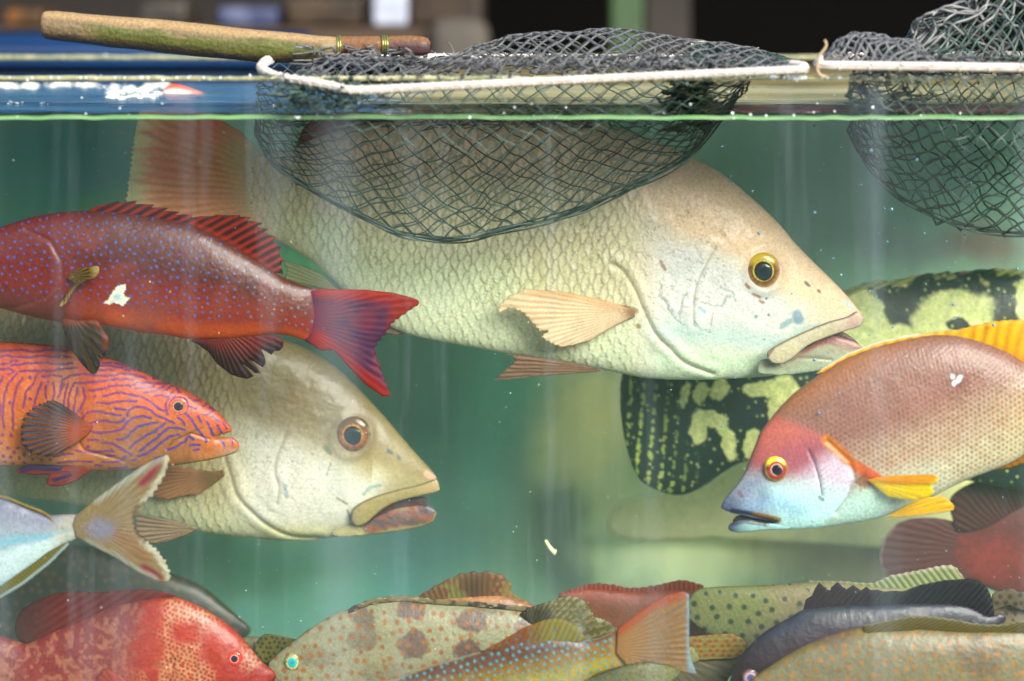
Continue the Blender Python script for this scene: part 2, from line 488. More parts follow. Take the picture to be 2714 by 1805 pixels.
# pale foam box behind the tank, right
fb = thing('foam_box', 'pale cream foam fish box standing behind the right of the tank', 'box', (.5, 1.05, 0))
fx0, fz = W(1000, 172, .95); fx1, _ = W(2700, 172, .95)
cream = principled('cream_foam', hexc('#b8b290'), .7, noise=(8, hexc('#a09870'), .2), bump=(90, .3))
bbox('box_body', fx0, fx1, .95, 1.4, .001, fz - .012, cream, fb, (.5, 1.05, 0), .008)
bbox('lid', fx0 - .01, fx1 + .01, .94, 1.41, fz - .0115, fz, principled('olive_lid', hexc('#6a5f38'), .6), fb, (.5, 1.05, 0), .003)

# ---- glass
def glassmat(name, tint, haze):
    m, t = nt(name)
    o = t.nodes.new('ShaderNodeOutputMaterial')
    tp = t.nodes.new('ShaderNodeBsdfTransparent'); tp.inputs[0].default_value = (*tint, 1)
    gl = t.nodes.new('ShaderNodeBsdfGlossy'); gl.inputs['Roughness'].default_value = .03
    lw = t.nodes.new('ShaderNodeLayerWeight'); pw = t.nodes.new('ShaderNodeMath'); pw.operation = 'POWER'; pw.inputs[1].default_value = 5
    L_(t, lw.outputs['Facing'], pw.inputs[0])
    mr = t.nodes.new('ShaderNodeMapRange'); mr.inputs[3].default_value = .010; mr.inputs[4].default_value = 1
    L_(t, pw.outputs[0], mr.inputs[0])
    ms = t.nodes.new('ShaderNodeMixShader'); L_(t, mr.outputs[0], ms.inputs[0]); L_(t, tp.outputs[0], ms.inputs[1]); L_(t, gl.outputs[0], ms.inputs[2])
    out = ms.outputs[0]
    if haze:
        df = t.nodes.new('ShaderNodeBsdfDiffuse'); df.inputs[0].default_value = (*haze[1], 1)
        tc = t.nodes.new('ShaderNodeTexCoord'); mp = t.nodes.new('ShaderNodeMapping'); mp.inputs['Scale'].default_value = (26, 1, 1.3)
        L_(t, tc.outputs['Object'], mp.inputs[0])
        n = t.nodes.new('ShaderNodeTexNoise'); n.inputs['Scale'].default_value = 1; n.inputs['Detail'].default_value = 7; n.inputs['Roughness'].default_value = .62
        L_(t, mp.outputs[0], n.inputs[0])
        m2 = t.nodes.new('ShaderNodeMapRange'); m2.inputs[1].default_value = .54; m2.inputs[2].default_value = .85; m2.inputs[3].default_value = 0.0; m2.inputs[4].default_value = haze[0]
        L_(t, n.outputs[0], m2.inputs[0])
        # soft vertical bands: glass reflections painted as a diffuse layer
        sx = t.nodes.new('ShaderNodeSeparateXYZ'); L_(t, tc.outputs['Object'], sx.inputs[0])
        fac = m2.outputs[0]
        for (xc, wd_, am) in haze[2]:
            a = t.nodes.new('ShaderNodeMath'); a.operation = 'SUBTRACT'; a.inputs[1].default_value = xc; L_(t, sx.outputs[0], a.inputs[0])
            b = t.nodes.new('ShaderNodeMath'); b.operation = 'ABSOLUTE'; L_(t, a.outputs[0], b.inputs[0])
            c = t.nodes.new('ShaderNodeMapRange'); c.interpolation_type = 'SMOOTHSTEP'; c.inputs[1].default_value = 0; c.inputs[2].default_value = wd_; c.inputs[3].default_value = am; c.inputs[4].default_value = 0
            L_(t, b.outputs[0], c.inputs[0])
            d = t.nodes.new('ShaderNodeMath'); d.operation = 'ADD'; L_(t, c.outputs[0], d.inputs[0]); L_(t, fac, d.inputs[1]); fac = d.outputs[0]
        mh = t.nodes.new('ShaderNodeMixShader'); L_(t, fac, mh.inputs[0]); L_(t, out, mh.inputs[1]); L_(t, df.outputs[0], mh.inputs[2]); out = mh.outputs[0]
    L_(t, out, o.inputs[0]); MATS[name] = m
    return m
GL = glassmat('tank_glass', (.99, 1, .995), None)
GLF = glassmat('front_glass_film_reflections', (.99, 1, .995), (.11, hexc('#93a2ac'), [((895 - 1357) * K, .030, .05), ((360 - 1357) * K, .05, .012), ((2250 - 1357) * K, .12, .016)]))  # noise streaks are dirt film; the listed bands paint soft reflections
EDGE = principled('glass_edge', hexc('#54663c'), .12, spec=.8, coat=.6, noise=(45, hexc('#b0a880'), .25), bump=(160, .8))
to = (0, .4, ZF)
tank = thing('fish_tank', 'glass fish tank full of green water and market fish', 'fish tank', to)
g = .010
def gpane(name, x0, x1, y0, y1, z0, z1, m): return bbox(name, x0, x1, y0, y1, z0, z1, m, tank, to)
gpane('front_glass', -TX, TX, -g, 0, ZF, ZR - .003, GLF)
gpane('back_glass', -TX, TX, TD, TD + g, ZF, ZR - .003, GL)
gpane('side_glass', -TX - g, -TX, -g, TD + g, ZF, ZR, GL)
gpane('side_glass', TX, TX + g, -g, TD + g, ZF, ZR, GL)
def wavybar(name, y0, y1, z0, z1, m, amp, seed):
    n = 420; xs = np.linspace(-TX, TX, n); V = []; rg = np.random.RandomState(seed)
    w = amp * (vn(xs * 70, xs * 0, seed) - .5) + amp * .6 * (vn(xs * 210, xs * 0, seed + 3) - .5)
    for i, x in enumerate(xs):
        V += [(x, y0, z0), (x, y0, z1 + w[i]), (x, y1, z1 + w[i] * .6), (x, y1, z0)]
    Fs = []
    for i in range(n - 1):
        a = i * 4
        for k in range(4): Fs.append((a + k, a + 4 + k, a + 4 + (k + 1) % 4, a + (k + 1) % 4))
    return mesh(name, V, Fs, m, tank, True, None, to)
wavybar('glass_edge', -g - .0006, .0006, ZR - .0030, ZR + .0012, EDGE, .0012, 2)
wavybar('glass_edge', TD - .0006, TD + g + .0006, ZR - .0030, ZR + .0022, EDGE, .0014, 5)
bbox('bottom', -TX - g, TX + g, -g, TD + g, ZF - .02, ZF - .0005, principled('tank_floor', hexc('#3c463c'), .7, noise=(9, hexc('#56604c'), .2)), tank, to)
stand = thing('tank_stand', 'grey metal stand under the fish tank', 'stand', (0, .4, 0))
mg = principled('grey_metal', hexc('#77797a'), .4, .8)
bbox('stand_top', -TX - .03, TX + .03, -.03, TD + .03, ZF - .06, ZF - .0205, mg, stand, (0, .4, 0), .004)
for sx_ in (-1, 1):
    for yy in (0, TD - .05): bbox('leg', sx_ * (TX - .02) - .025, sx_ * (TX - .02) + .025, yy, yy + .05, .001, ZF - .0605, mg, stand, (0, .4, 0), .003)

# back panel of the tank, under water: painted, with old algae in soft patches
def panel():
    nx, nz = 260, 150
    xs = np.linspace(-TX + .002, TX - .002, nx); zs = np.linspace(ZF, ZW - .003, nz)
    X, Zz = np.meshgrid(xs, zs); y = TD - .004
    s = K * (D + y) / D
    px = (X / s + 1357).ravel() / 1.151; py = ((H - Zz) / s + HZ).ravel() / 1.151
    c = np.tile(hexc('#66886c'), (len(px), 1))
    wx = px + 60 * (fbm(px, py, 180, 3) - .5) * 2; wy = py + 60 * (fbm(px, py, 160, 9) - .5) * 2
    for (cx, cyy, rx, ry, h, a) in [
        (150, 380, 260, 170, '#2c6460', .9), (60, 480, 140, 120, '#2f7a5a', .5), (270, 470, 90, 40, '#4f8a3a', .7), (700, 620, 90, 70, '#6fc07a', .8), (2000, 400, 420, 170, '#58766a', .9), (2150, 560, 260, 60, '#5c6866', .8), (2290, 560, 90, 60, '#6b5348', .7),
        (1010, 1080, 150, 300, '#3e7464', .8), (1150, 900, 120, 120, '#5c9a70', .7), (1380, 1020, 140, 190, '#c8c07a', 1), (1420, 1180, 140, 50, '#a8a468', .8),
        (1310, 1270, 75, 160, '#1c4a38', 1), (1290, 1150, 60, 60, '#2a5a40', .6), (1600, 1230, 240, 150, '#c4cc98', 1), (1780, 1220, 220, 80, '#b0ac78', .9), (1150, 1010, 90, 200, '#4f9a80', .5),
        (1960, 1260, 160, 120, '#8a7a58', 1), (2150, 1240, 170, 120, '#6d5348', .8), (600, 1310, 220, 120, '#2d6a4c', .9), (640, 1440, 240, 70, '#4a8070', .9), (960, 1420, 180, 130, '#3b7f76', .8),
        (200, 1330, 260, 120, '#2c3a30', .8), (1750, 1450, 500, 90, '#6a7a5a', .6), (900, 1260, 200, 90, '#3d6a70', .6)]:
        c = mix(c, hexc(h), a * np.exp(-(((wx - cx) / rx) ** 2 + ((wy - cyy) / ry) ** 2) ** 1.3))
    n = fbm(px, py, 26, 5, 3, sy=320)
    c = c * c.mean(1, keepdims=True) ** .5 * 4.3 * (.84 + .32 * n)[:, None]
    c = np.concatenate([c, np.ones((len(px), 1))], 1)
    i, j = np.meshgrid(np.arange(nz - 1), np.arange(nx - 1), indexing='ij')
    a = (i * nx + j).ravel(); q = np.stack([a, a + 1, a + nx + 1, a + nx], 1)
    V = np.stack([X.ravel(), np.full(X.size, y), Zz.ravel()], 1)
    mesh('back_panel', V, q, skin('algae_panel', .8, 0, .1, mott=.1), tank, True, c, to)
panel()

# ---- water
def water():
    nx, ny = 420, 220
    xs = np.linspace(-TX + .001, TX - .001, nx); ys = np.linspace(.001, TD - .006, ny)
    X, Y = np.meshgrid(xs, ys)
    # ripples, finer towards nothing; the water climbs 2 mm at the glass
    Zt = ZW + .0011 * (fbm(X.ravel(), Y.ravel(), .05, 2, 3, sy=.02) - .5).reshape(X.shape) + .0006 * (vn(X * 120, Y * 160, 7) - .5)
    Zt = Zt + .0022 * np.exp(-Y / .004)
    V = [np.stack([X.ravel(), Y.ravel(), Zt.ravel()], 1)]
    i, j = np.meshgrid(np.arange(ny - 1), np.arange(nx - 1), indexing='ij')
    a = (i * nx + j).ravel(); Fs = [tuple(q) for q in np.stack([a, a + 1, a + nx + 1, a + nx], 1)]
    n0 = nx * ny; zb = ZF + .001
    border = [0 * nx + k for k in range(nx)] + [k * nx + nx - 1 for k in range(1, ny)] + [(ny - 1) * nx + k for k in range(nx - 2, -1, -1)] + [k * nx for k in range(ny - 2, 0, -1)]
    B = V[0][border].copy(); B[:, 2] = zb; V.append(B); m = len(border)
    for k in range(m): Fs.append((border[k], n0 + k, n0 + (k + 1) % m, border[(k + 1) % m]))
    Fs.append(tuple(n0 + k for k in range(m - 1, -1, -1)))
    mt, t = nt('green_tank_water')
    o = t.nodes.new('ShaderNodeOutputMaterial')
    tp = t.nodes.new('ShaderNodeBsdfTransparent'); gl = t.nodes.new('ShaderNodeBsdfGlossy'); gl.inputs['Roughness'].default_value = .06
    lw = t.nodes.new('ShaderNodeLayerWeight'); pw = t.nodes.new('ShaderNodeMath'); pw.operation = 'POWER'; pw.inputs[1].default_value = 5
    L_(t, lw.outputs['Facing'], pw.inputs[0])
    mr = t.nodes.new('ShaderNodeMapRange'); mr.inputs[3].default_value = .01; mr.inputs[4].default_value = .95
    L_(t, pw.outputs[0], mr.inputs[0])
    ms = t.nodes.new('ShaderNodeMixShader'); L_(t, mr.outputs[0], ms.inputs[0]); L_(t, tp.outputs[0], ms.inputs[1]); L_(t, gl.outputs[0], ms.inputs[2])
    L_(t, ms.outputs[0], o.inputs['Surface'])
    pv = t.nodes.new('ShaderNodeVolumePrincipled'); pv.inputs['Color'].default_value = (*WATER_COL, 1); pv.inputs['Density'].default_value = WATER_DENS
    pv.inputs['Absorption Color'].default_value = (*WATER_ABS, 1); pv.inputs['Anisotropy'].default_value = .1
    L_(t, pv.outputs[0], o.inputs['Volume'])
    w = mesh('water', np.concatenate(V), Fs, mt, None, True); w['kind'] = 'structure'
    sm = np.ones(len(Fs), bool); sm[(nx - 1) * (ny - 1):] = False
    w.data.polygons.foreach_set('use_smooth', sm)
WATER_COL = (.36, .60, .46); WATER_DENS = .26; WATER_ABS = (.35, .8, .65)
water()
# bright green line where the water meets the front glass
n = 500; xs = np.linspace(-TX, TX, n); V = []
for x in xs:
    w = .0016 * (vn(np.array([x * 60.]), np.array([0.]), 3)[0] - .5) + .0012 * (vn(np.array([x * 7.]), np.array([0.]), 8)[0] - .5)
    V += [(x, .0002, ZW - .0020 + w * .6), (x, .0006, ZW - .0004 + w * .8), (x, .0002, ZW + .0014 + w)]
Fs = []
for i in range(n - 1):
    a = i * 3; Fs += [(a, a + 3, a + 4, a + 1), (a + 1, a + 4, a + 5, a + 2)]
mesh('water_line', V, Fs, principled('pale_green_meniscus', hexc('#5c8a54'), .25, coat=.3, noise=(30, hexc('#7a9c6c'), .2)), tank, True, None, to)
# ------------------------------------------------------------------ fish
def fthing(name, label, cat, cx, cyy, d):
    p = PX(cx, cyy, d); o = thing(name, label, cat, p); return o, p
TOP = lambda ox, oy: (lambda pts: Z(ox, oy, 2.351, pts))
A0 = TOP(0, 0); A5 = TOP(0, 500); B5 = TOP(900, 500); C6 = TOP(1714, 600)
L1 = TOP(0, 1138); L2 = TOP(600, 1138); L3 = TOP(1300, 1138); L4 = TOP(1714, 1138)
def fincol(base, bx, by, n, dark, k=.5, s=0, edge=None):
    b, dk = hexc(base), hexc(dark)
    def f(X, Y, c):
        r, rad = raycol(X, Y, bx, by, n, s)
        col = mix(b, dk, k * (1 - r) ** 1.5)
        col = col * (.85 + .3 * fbm(X, Y, 30, s))[:, None]
        if edge: col = mix(col, hexc(edge[0]), ss(edge[1], edge[2], rad))
        return col
    return f

# ---- 1 and 2: the big pale snappers
def snapper(key, y, body, gill, preop, eyec, colbody, parts, label, loc, eyestops, etop, step=3.2, sc=(33, 25, 27), marks=None, face_x=0, neat=0.0):
    t, org = fthing('snapper', label, 'fish', *loc, y)
    def hf(X, Y, c):
        e, r = scales(X + (22 - 12 * neat) * (fbm(X, Y, 80, 2) - .5) + (9 - 7 * neat) * (vn(X / 13, Y / 13, 4) - .5), Y + (26 - 14 * neat) * (fbm(X, Y, 110, 5) - .5) + (7 - 5 * neat) * (vn(X / 11, Y / 11, 6) - .5), sc[0], sc[1], sc[2], 1, 3, sc[3] if len(sc) > 3 else 8)
        w = 1 - ss(face_x - 90, face_x + 60, X)
        h = (2.6 + 3 * neat) * e ** 2 * w * (.35 + .9 * fbm(X, Y, 90, 41))
        d = dline(X, Y, gill); h = h - 5 * np.exp(-(d / 6) ** 2) + 4 * np.exp(-((d - 16) / 14) ** 2) * (X < face_x + 400)
        d = dline(X, Y, preop); h = h - 3.0 * np.exp(-(d / 4) ** 2) + 2 * np.exp(-((d - 14) / 12) ** 2)
        rx = np.hypot(X - eyec[0], Y - eyec[1]); h = h + 2.2 * np.exp(-((rx - eyec[2] * 1.15) / 9) ** 2) - 1.5 * np.exp(-((rx - eyec[2] * 1.5) / 14) ** 2)
        fw = ss(face_x - 40, face_x + 40, X)
        h = h + fw * (6 * (fbm(X, Y, 42, 8, 4) - .5)) * (1 - ss(eyec[0] - 80, eyec[0] + 60, X) * .8)
        return h
    def col(X, Y, c):
        base = colbody(X, Y, c)
        e, r = scales(X + (22 - 12 * neat) * (fbm(X, Y, 80, 2) - .5) + (9 - 7 * neat) * (vn(X / 13, Y / 13, 4) - .5), Y + (26 - 14 * neat) * (fbm(X, Y, 110, 5) - .5) + (7 - 5 * neat) * (vn(X / 11, Y / 11, 6) - .5), sc[0], sc[1], sc[2], 1, 3, sc[3] if len(sc) > 3 else 8)
        w = (1 - ss(face_x - 90, face_x + 40, X)) * ss(.02, .12, c['v']) * (1 - .75 * ss(.62, .9, c['v']))
        base = base * (1 + .10 * (r - .5) * w)[:, None]
        base = mix(base, base * .62 + hexc('#3c3a18') * .25, w * ss(.76, .99, e) * ss(.36 - .25 * neat, .62 - .2 * neat, fbm(X, Y, 34, 12)) * .95)
        base = mix(base, base * 1.08 + .02, w * .5 * ss(.45, .75, e) * (1 - ss(.75, .85, e)))
        # worn dark flecks and curls
        f = fbm(X, Y, 26, 31, 4, sy=34); band = np.abs(f - .5)
        fl = (1 - ss(.006, .022, band)) * ss(.42, .6, fbm(X, Y, 110, 17))
        base = mix(base, hexc('#7c6a50'), fl * .55 * ss(.08, .25, c['v']) * (1 - ss(.75, .95, c['v'])) * (1 - ss(eyec[0] - 60, eyec[0], X) * .75))
        mk = ss(.45, .6, e) * (1 - ss(.86, .98, e)) * (r > .74) * w * ss(.42, .52, fbm(X, Y, 200, 21)) * (1 - neat)
        base = mix(base, hexc('#8f8a30'), mk * .7)
        for g_, wd, st in ((gill, 3.2, .75), (preop, 2.2, .55)):
            base = mix(base, hexc('#76664a'), st * np.exp(-(dline(X, Y, g_) / wd) ** 2))
        rx = np.hypot(X - eyec[0], Y - eyec[1]); base = mix(base, base * .72, .7 * np.exp(-((rx - eyec[2] * 1.05) / 8) ** 2))
        if marks: base = marks(X, Y, base)
        return base
    blob('body', body, y, SOFT, col, t, org, step, .30, None, hf, None, key, tf=(lambda X, Y: 1 - .85 * (1 - ss(640, 780, X))) if key == 's1' else None)
    e = eye(key, eyec[0], eyec[1], eyec[2], eyec[2] * 1.02, rings(eyestops, etop), t, org, (.5, '#131e28'), (2, 4), .28)
    for p in parts: p(t, org)
    return t, org

s1_top = [(640, 425), (700, 408), (766, 396), (829, 368), (900, 345), (1000, 322), (1150, 306), (1300, 300), (1450, 306), (1580, 323), (1687, 357), (1772, 387), (1836, 417), (1900, 451), (1952, 489), (1986, 519), (2029, 557), (2071, 600), (2110, 647), (2156, 694), (2203, 740), (2241, 779), (2268, 812)]
s1 = spl(cat(s1_top, [(2284, 836), (2278, 852), (2224, 880), (2180, 900), (2130, 930), (2086, 958), (2092, 985), (2040, 996), (1969, 1002), (1842, 1007), (1714, 1002), (1597, 980), (1453, 955), (1325, 934), (1198, 910), (1083, 886), (1010, 850), (940, 795), (834, 700), (740, 638), (660, 595), (630, 520)]), 5)
g1 = spl(B5([(1680, 440), (1750, 480), (1830, 600), (1880, 720), (1960, 880), (2050, 975), (2150, 1070), (2320, 1140)]), 6, False)
p1 = spl(B5([(2330, 350), (2270, 450), (2210, 580), (2190, 720), (2195, 830)]), 6, False)
def c1(X, Y, c):
    v = c['v']; x = X
    back = mix(hexc('#f0d4ac'), hexc('#e4cca4'), fbm(X, Y, 200, 3))
    base = mix(back, hexc('#c3bc98'), ss(.12, .42, v + .1 * (fbm(X, Y, 150, 7) - .5)))
    base = mix(base, hexc('#bcc49c'), ss(.45, .72, v) * (1 - ss(1250, 1650, X)))
    base = mix(base, hexc('#c4ccA8'), ss(.62, .85, v))
    face = ss(1640, 1800, X)
    cheek = face * ss(.28, .5, v + .00035 * (1900 - X) + .12 * (fbm(X, Y, 120, 14) - .5)) * (1 - ss(2050, 2200, X) * .75)
    base = mix(base, hexc('#ecccA4'), face * (1 - cheek))
    base = mix(base, hexc('#ccccc4'), cheek)
    base = mix(base, hexc('#a4c0b4'), face * ss(.66, .78, v) * (1 - ss(.78, .86, v)) * .7)
    base = mix(base, hexc('#bccfae'), face * ss(.78, .9, v) * (1 - ss(2080, 2220, X) * .4))
    base = mix(base, hexc('#d8c488'), (1 - ss(700, 900, X)) * .6); base = mix(base, hexc('#e0b080'), (1 - ss(640, 740, X + 50 * (fbm(X, Y, 40, 13) - .5))) * .8)
    return base * (.9 + .2 * fbm(X, Y, 60, 6))[:, None]
def m1(X, Y, b):
    E = lambda pts: Z(1600, 680, 2.9475, pts)
    w = 6 * (fbm(X, Y, 16, 3) - .5)
    for pts, h, r in [([(1380, 520), (1440, 480), (1500, 470)], '#7fa0a0', 9), ([(1490, 430), (1510, 470)], '#6f8fa0', 15), ([(1150, 270), (1200, 290)], '#8a6448', 5), ([(1090, 195), (1110, 215)], '#8a6448', 6), ([(1200, 325), (1225, 335)], '#8a6448', 5), ([(1560, 185), (1590, 215)], '#4c2e22', 3.6), ([(1660, 250), (1675, 262)], '#5c3a2c', 3), ([(1180, 270), (1260, 300), (1340, 305), (1400, 340)], '#a8c0b0', 2.4), ([(1890, 350), (1920, 380), (1940, 410)], '#b8c4c4', 7), ([(730, 370), (770, 400)], '#8aaab0', 6), ([(810, 560), (835, 410)], '#9a7a70', 2.2), ([(430, 10), (460, 70)], '#8c7460', 6), ([(250, 505), (262, 515)], '#8a6a10', 5), ([(2, 380), (150, 370), (240, 390)], '#8a6a4c', 9)]:
        b = mix(b, hexc(h), .85 * (1 - ss(r * .6, r * 1.2, dline(X, Y, E(pts)) + w)))
    for pts in ([(420, 150), (470, 330), (560, 480), (600, 500)], [(640, 250), (560, 420), (590, 490)], [(740, 330), (900, 360), (960, 280)], [(680, 480), (760, 540), (830, 560)], [(440, 180), (420, 260), (500, 340)], [(900, 200), (980, 260), (1010, 330)]):
        q = dline(X + 9 * (fbm(X, Y, 14, 8) - .5) * 2, Y + 9 * (fbm(X, Y, 14, 28) - .5) * 2, E(pts))
        b = mix(b, hexc('#6e8088'), .55 * (1 - ss(1.2, 3.4, q)))
    d = np.hypot(X - 2200, (Y - 655))
    return b
def tail1(t, org):
    P = cat(jag([(345, 640), (336, 560), (342, 500), (352, 425), (362, 345), (372, 292)], 26, 9, 3), [(430, 283), (500, 288), (583, 316), (640, 350), (689, 405), (725, 470), (715, 560), (690, 610), (620, 640), (500, 680), (400, 690)])
    f = fincol('#e8a878', 860, 520, 120, '#b06a48', .6, 4)
    def c(X, Y, cc):
        b = f(X, Y, cc); b = mix(b, hexc('#e08068'), ss(.42, .7, fbm(X, Y, 140, 9)) * .7)
        b = mix(b, hexc('#dcd498'), 1 - ss(345, 425, X + 50 * (vn(Y / 9, X * 0, 2) - .5)))
        return mix(b, hexc('#c9bf88'), ss(540, 700, X + 60 * (fbm(X, Y, 60, 3) - .5)))
    blob('tail_fin', P, .262, FIN, c, t, org, 3, .10, 14, rays(860, 520, 120, 1.2), alpha=lambda X, Y, c: .55 + .45 * ss(338, 400, X), gain=1.35)
def dorsal1(t, org):
    P = cat([(780, 400), (800, 345), (830, 312), (900, 296), (1000, 290), (1100, 288), (1200, 296), (1150, 330), (1000, 345), (900, 372)])
    blob('dorsal_fin', P, .262, FIN, fincol('#c2644c', 1000, 800, 130, '#8a3a30', .6, 2), t, org, 3, .1, 8, rays(1000, 800, 130, 1))
def pect1(t, org):
    P = B5([(1840, 760), (1800, 745), (1690, 705), (1600, 680), (1500, 655), (1400, 632), (1300, 618), (1170, 607)])
    P2 = cat(P, jag(B5([(1170, 607), (1060, 650), (1000, 710), (990, 748)]), 7, -5, 1), jag(B5([(1010, 745), (1070, 728), (1130, 750), (1190, 810), (1240, 870)]), 9, 6, 2), jag(B5([(1300, 865), (1255, 905), (1330, 960), (1370, 975)]), 6, 6, 3), B5([(1450, 965), (1560, 940), (1650, 890), (1720, 850), (1840, 800)]))
    bx, by = B5([(1850, 770)])[0]
    f = fincol('#fbe8c4', bx, by, 110, '#dcb078', .55, 7)
    def c(X, Y, cc):
        b = f(X, Y, cc); b = mix(b, hexc('#e8b46c'), (1 - ss(0, 26, dline(X, Y, B5([(1840, 770), (1500, 655), (1200, 610)])))) * .55)
        return mix(b, hexc('#8a6240'), (1 - ss(10, 50, np.hypot(X - bx, Y - by))) * .7)
    d0 = surf('s1', bx - 20, by)
    blob('pectoral_fin', P2, d0 - .004, FIN, c, t, org, 2.5, .12, 5, rays(bx, by, 110, 1.3), lambda X, Y: -.03 * ss(0, 1, (bx - X) / 380) , alpha=lambda X, Y, c_: .93 - .25 * ss(200, 330, np.hypot(X - bx, Y - by)))
def pelv1(t, org):
    P = cat(B5([(1640, 1125), (1550, 1105), (1400, 1072), (1280, 1055), (1150, 1038), (1040, 1030)]), jag(B5([(1040, 1030), (1090, 1065), (1050, 1110), (960, 1190)]), 9, 3, 5), B5([(1050, 1190), (1200, 1175), (1350, 1160), (1500, 1150), (1600, 1142)]))
    bx, by = B5([(1750, 1130)])[0]
    f = fincol('#a07c60', bx, by, 150, '#5f4638', .9, 5)
    blob('pelvic_fin', P, .222, FIN, lambda X, Y, c: mix(f(X, Y, c), hexc('#c8d0b8'), ss(.9, 1.0, c['v']) * .7), t, org, 2.5, .15, 5, rays(bx, by, 150, 1.2), alpha=lambda X, Y, c: .9 + 0 * X)
def anal1(t, org):
    P = A5([(1760, 440), (1800, 455), (1880, 480), (1990, 520), (2120, 640), (1990, 620), (1850, 590), (1770, 560), (1790, 520)])
    blob('anal_fin', P, .262, FIN, fincol('#a8ad7c', 1000, 800, 160, '#5d6a50', .7, 5), t, org, 2.5, .15, 5)
    P = B5([(270, 880), (330, 868), (430, 900), (360, 912), (290, 905)])
    blob('fin_tip', P, .262, FIN, fincol('#8a7460', 1000, 800, 160, '#5d4a40', .7, 5), t, org, 2.5, .15, 5)
def mouth1(t, org):
    E = lambda pts: Z(1600, 680, 2.9475, pts)
    lj = spl(E([(1240, 800), (1400, 815), (1500, 760), (1620, 690), (1740, 630), (1800, 618), (1880, 640), (1960, 665), (2010, 700), (2020, 725), (1960, 770), (1850, 830), (1740, 880), (1600, 905), (1440, 925), (1300, 925), (1200, 900)]), 5)
    up = E([(1400, 815), (1500, 755), (1640, 675), (1740, 640), (1830, 645), (1960, 680), (2010, 710)])
    def c(X, Y, cc):
        b = mix(hexc('#98987c'), hexc('#a4b494'), ss(.4, .9, cc['v'])); d = dline(X, Y, up)
        b = mix(b, hexc('#8a4a44'), (1 - ss(6, 20, d + 5 * (fbm(X, Y, 20, 4) - .5))) * ss(2075, 2150, X))
        b = mix(b, hexc('#a88478'), ss(2180, 2270, X) * (1 - ss(.3, .8, cc['v'])) * .8)
        return mix(b, hexc('#6e6048'), .5 * (1 - ss(1.5, 3.5, dline(X, Y, E([(1400, 830), (1520, 790), (1650, 790), (1780, 805)])))))
    blob('lower_jaw', lj, .236, SOFT, c, t, org, 2.5, .26, None, lambda X, Y, cc: 3 * (fbm(X, Y, 25, 4) - .5) - 3 * np.exp(-(dline(X, Y, E([(1400, 830), (1520, 790), (1650, 790), (1780, 805)])) / 4) ** 2))
    ml = spl(E([(1420, 810), (1560, 715), (1700, 625), (1830, 585), (1890, 600), (1960, 650), (1990, 690), (1900, 700), (1700, 720), (1560, 790)]), 4)
    blob('mouth_lining', ml, .245, SOFT, lambda X, Y, cc: mix(hexc('#6a2c2a'), hexc('#3a1a1a'), fbm(X, Y, 20, 2)), t, org, 3, .2)
    lip = spl(E([(1970, 428), (2010, 455), (2030, 490), (2005, 540), (1960, 560), (1880, 583), (1750, 628), (1640, 672), (1560, 720), (1480, 790), (1400, 835), (1330, 835), (1285, 800), (1280, 745), (1330, 705), (1450, 640), (1600, 572), (1750, 512), (1900, 468)]), 5)
    def cl(X, Y, cc):
        b = mix(hexc('#c4bc98'), hexc('#ccb49c'), ss(2180, 2270, X)); b = mix(b, hexc('#c69a8c'), .5 * ss(2230, 2260, X) * (1 - ss(2270, 2285, X)))
        return mix(b, hexc('#6e5a40'), .8 * (1 - ss(2, 6, dline(X, Y, E([(1285, 770), (1330, 705), (1450, 640), (1600, 572), (1750, 512), (1900, 468), (1970, 430)])))))
    blob('upper_lip', lip, .222, SOFT, cl, t, org, 2.5, .30, None, lambda X, Y, c: 2 * (fbm(X, Y, 30, 4) - .5))
snapper('s1', .262, s1, g1, p1, (2022, 716, 47), c1, [tail1, dorsal1, pect1, pelv1, anal1, mouth1], 'large pale cream snapper with yellow-ringed eye swimming right under the hanging net', (1400, 650),
        [(0, '#2a1c10'), (.50, '#2a1c10'), (.55, '#e0d22c'), (.57, '#d8c83a'), (.61, '#5c3a18'), (.78, '#8a5c34'), (.88, '#a07850'), (.95, '#c09a68'), (1, '#8a6a44')], ('#c8a81c', .62, .94), 3.0, (33, 25, 27, 6), m1, 1700, .6)

G2 = TOP(600, 1138)
s2 = spl(cat([(-560, 960), (-400, 880), (-200, 830), (-60, 800), (100, 786), (250, 780), (400, 786), (520, 800), (620, 838), (719, 888), (808, 921), (893, 976), (1000, 1083), (1066, 1160), (1110, 1210), (1149, 1253), (1157, 1275), (1150, 1300), (1120, 1312)], G2([(1080, 440), (950, 505), (870, 570), (850, 600)]), [(990, 1402), (940, 1418), (893, 1423), (813, 1432), (728, 1431), (600, 1419), (523, 1408), (400, 1378), (230, 1342), (128, 1325), (0, 1312), (-200, 1290), (-400, 1240), (-560, 1160), (-640, 1200), (-760, 1300), (-720, 1060), (-760, 840), (-640, 930)]), 5)
g2 = spl(G2([(20, 150), (50, 250), (90, 380), (170, 480), (280, 580), (420, 650), (600, 665)]), 6, False)
p2 = spl(G2([(390, 0), (340, 120), (320, 230), (345, 330), (330, 430)]), 6, False)
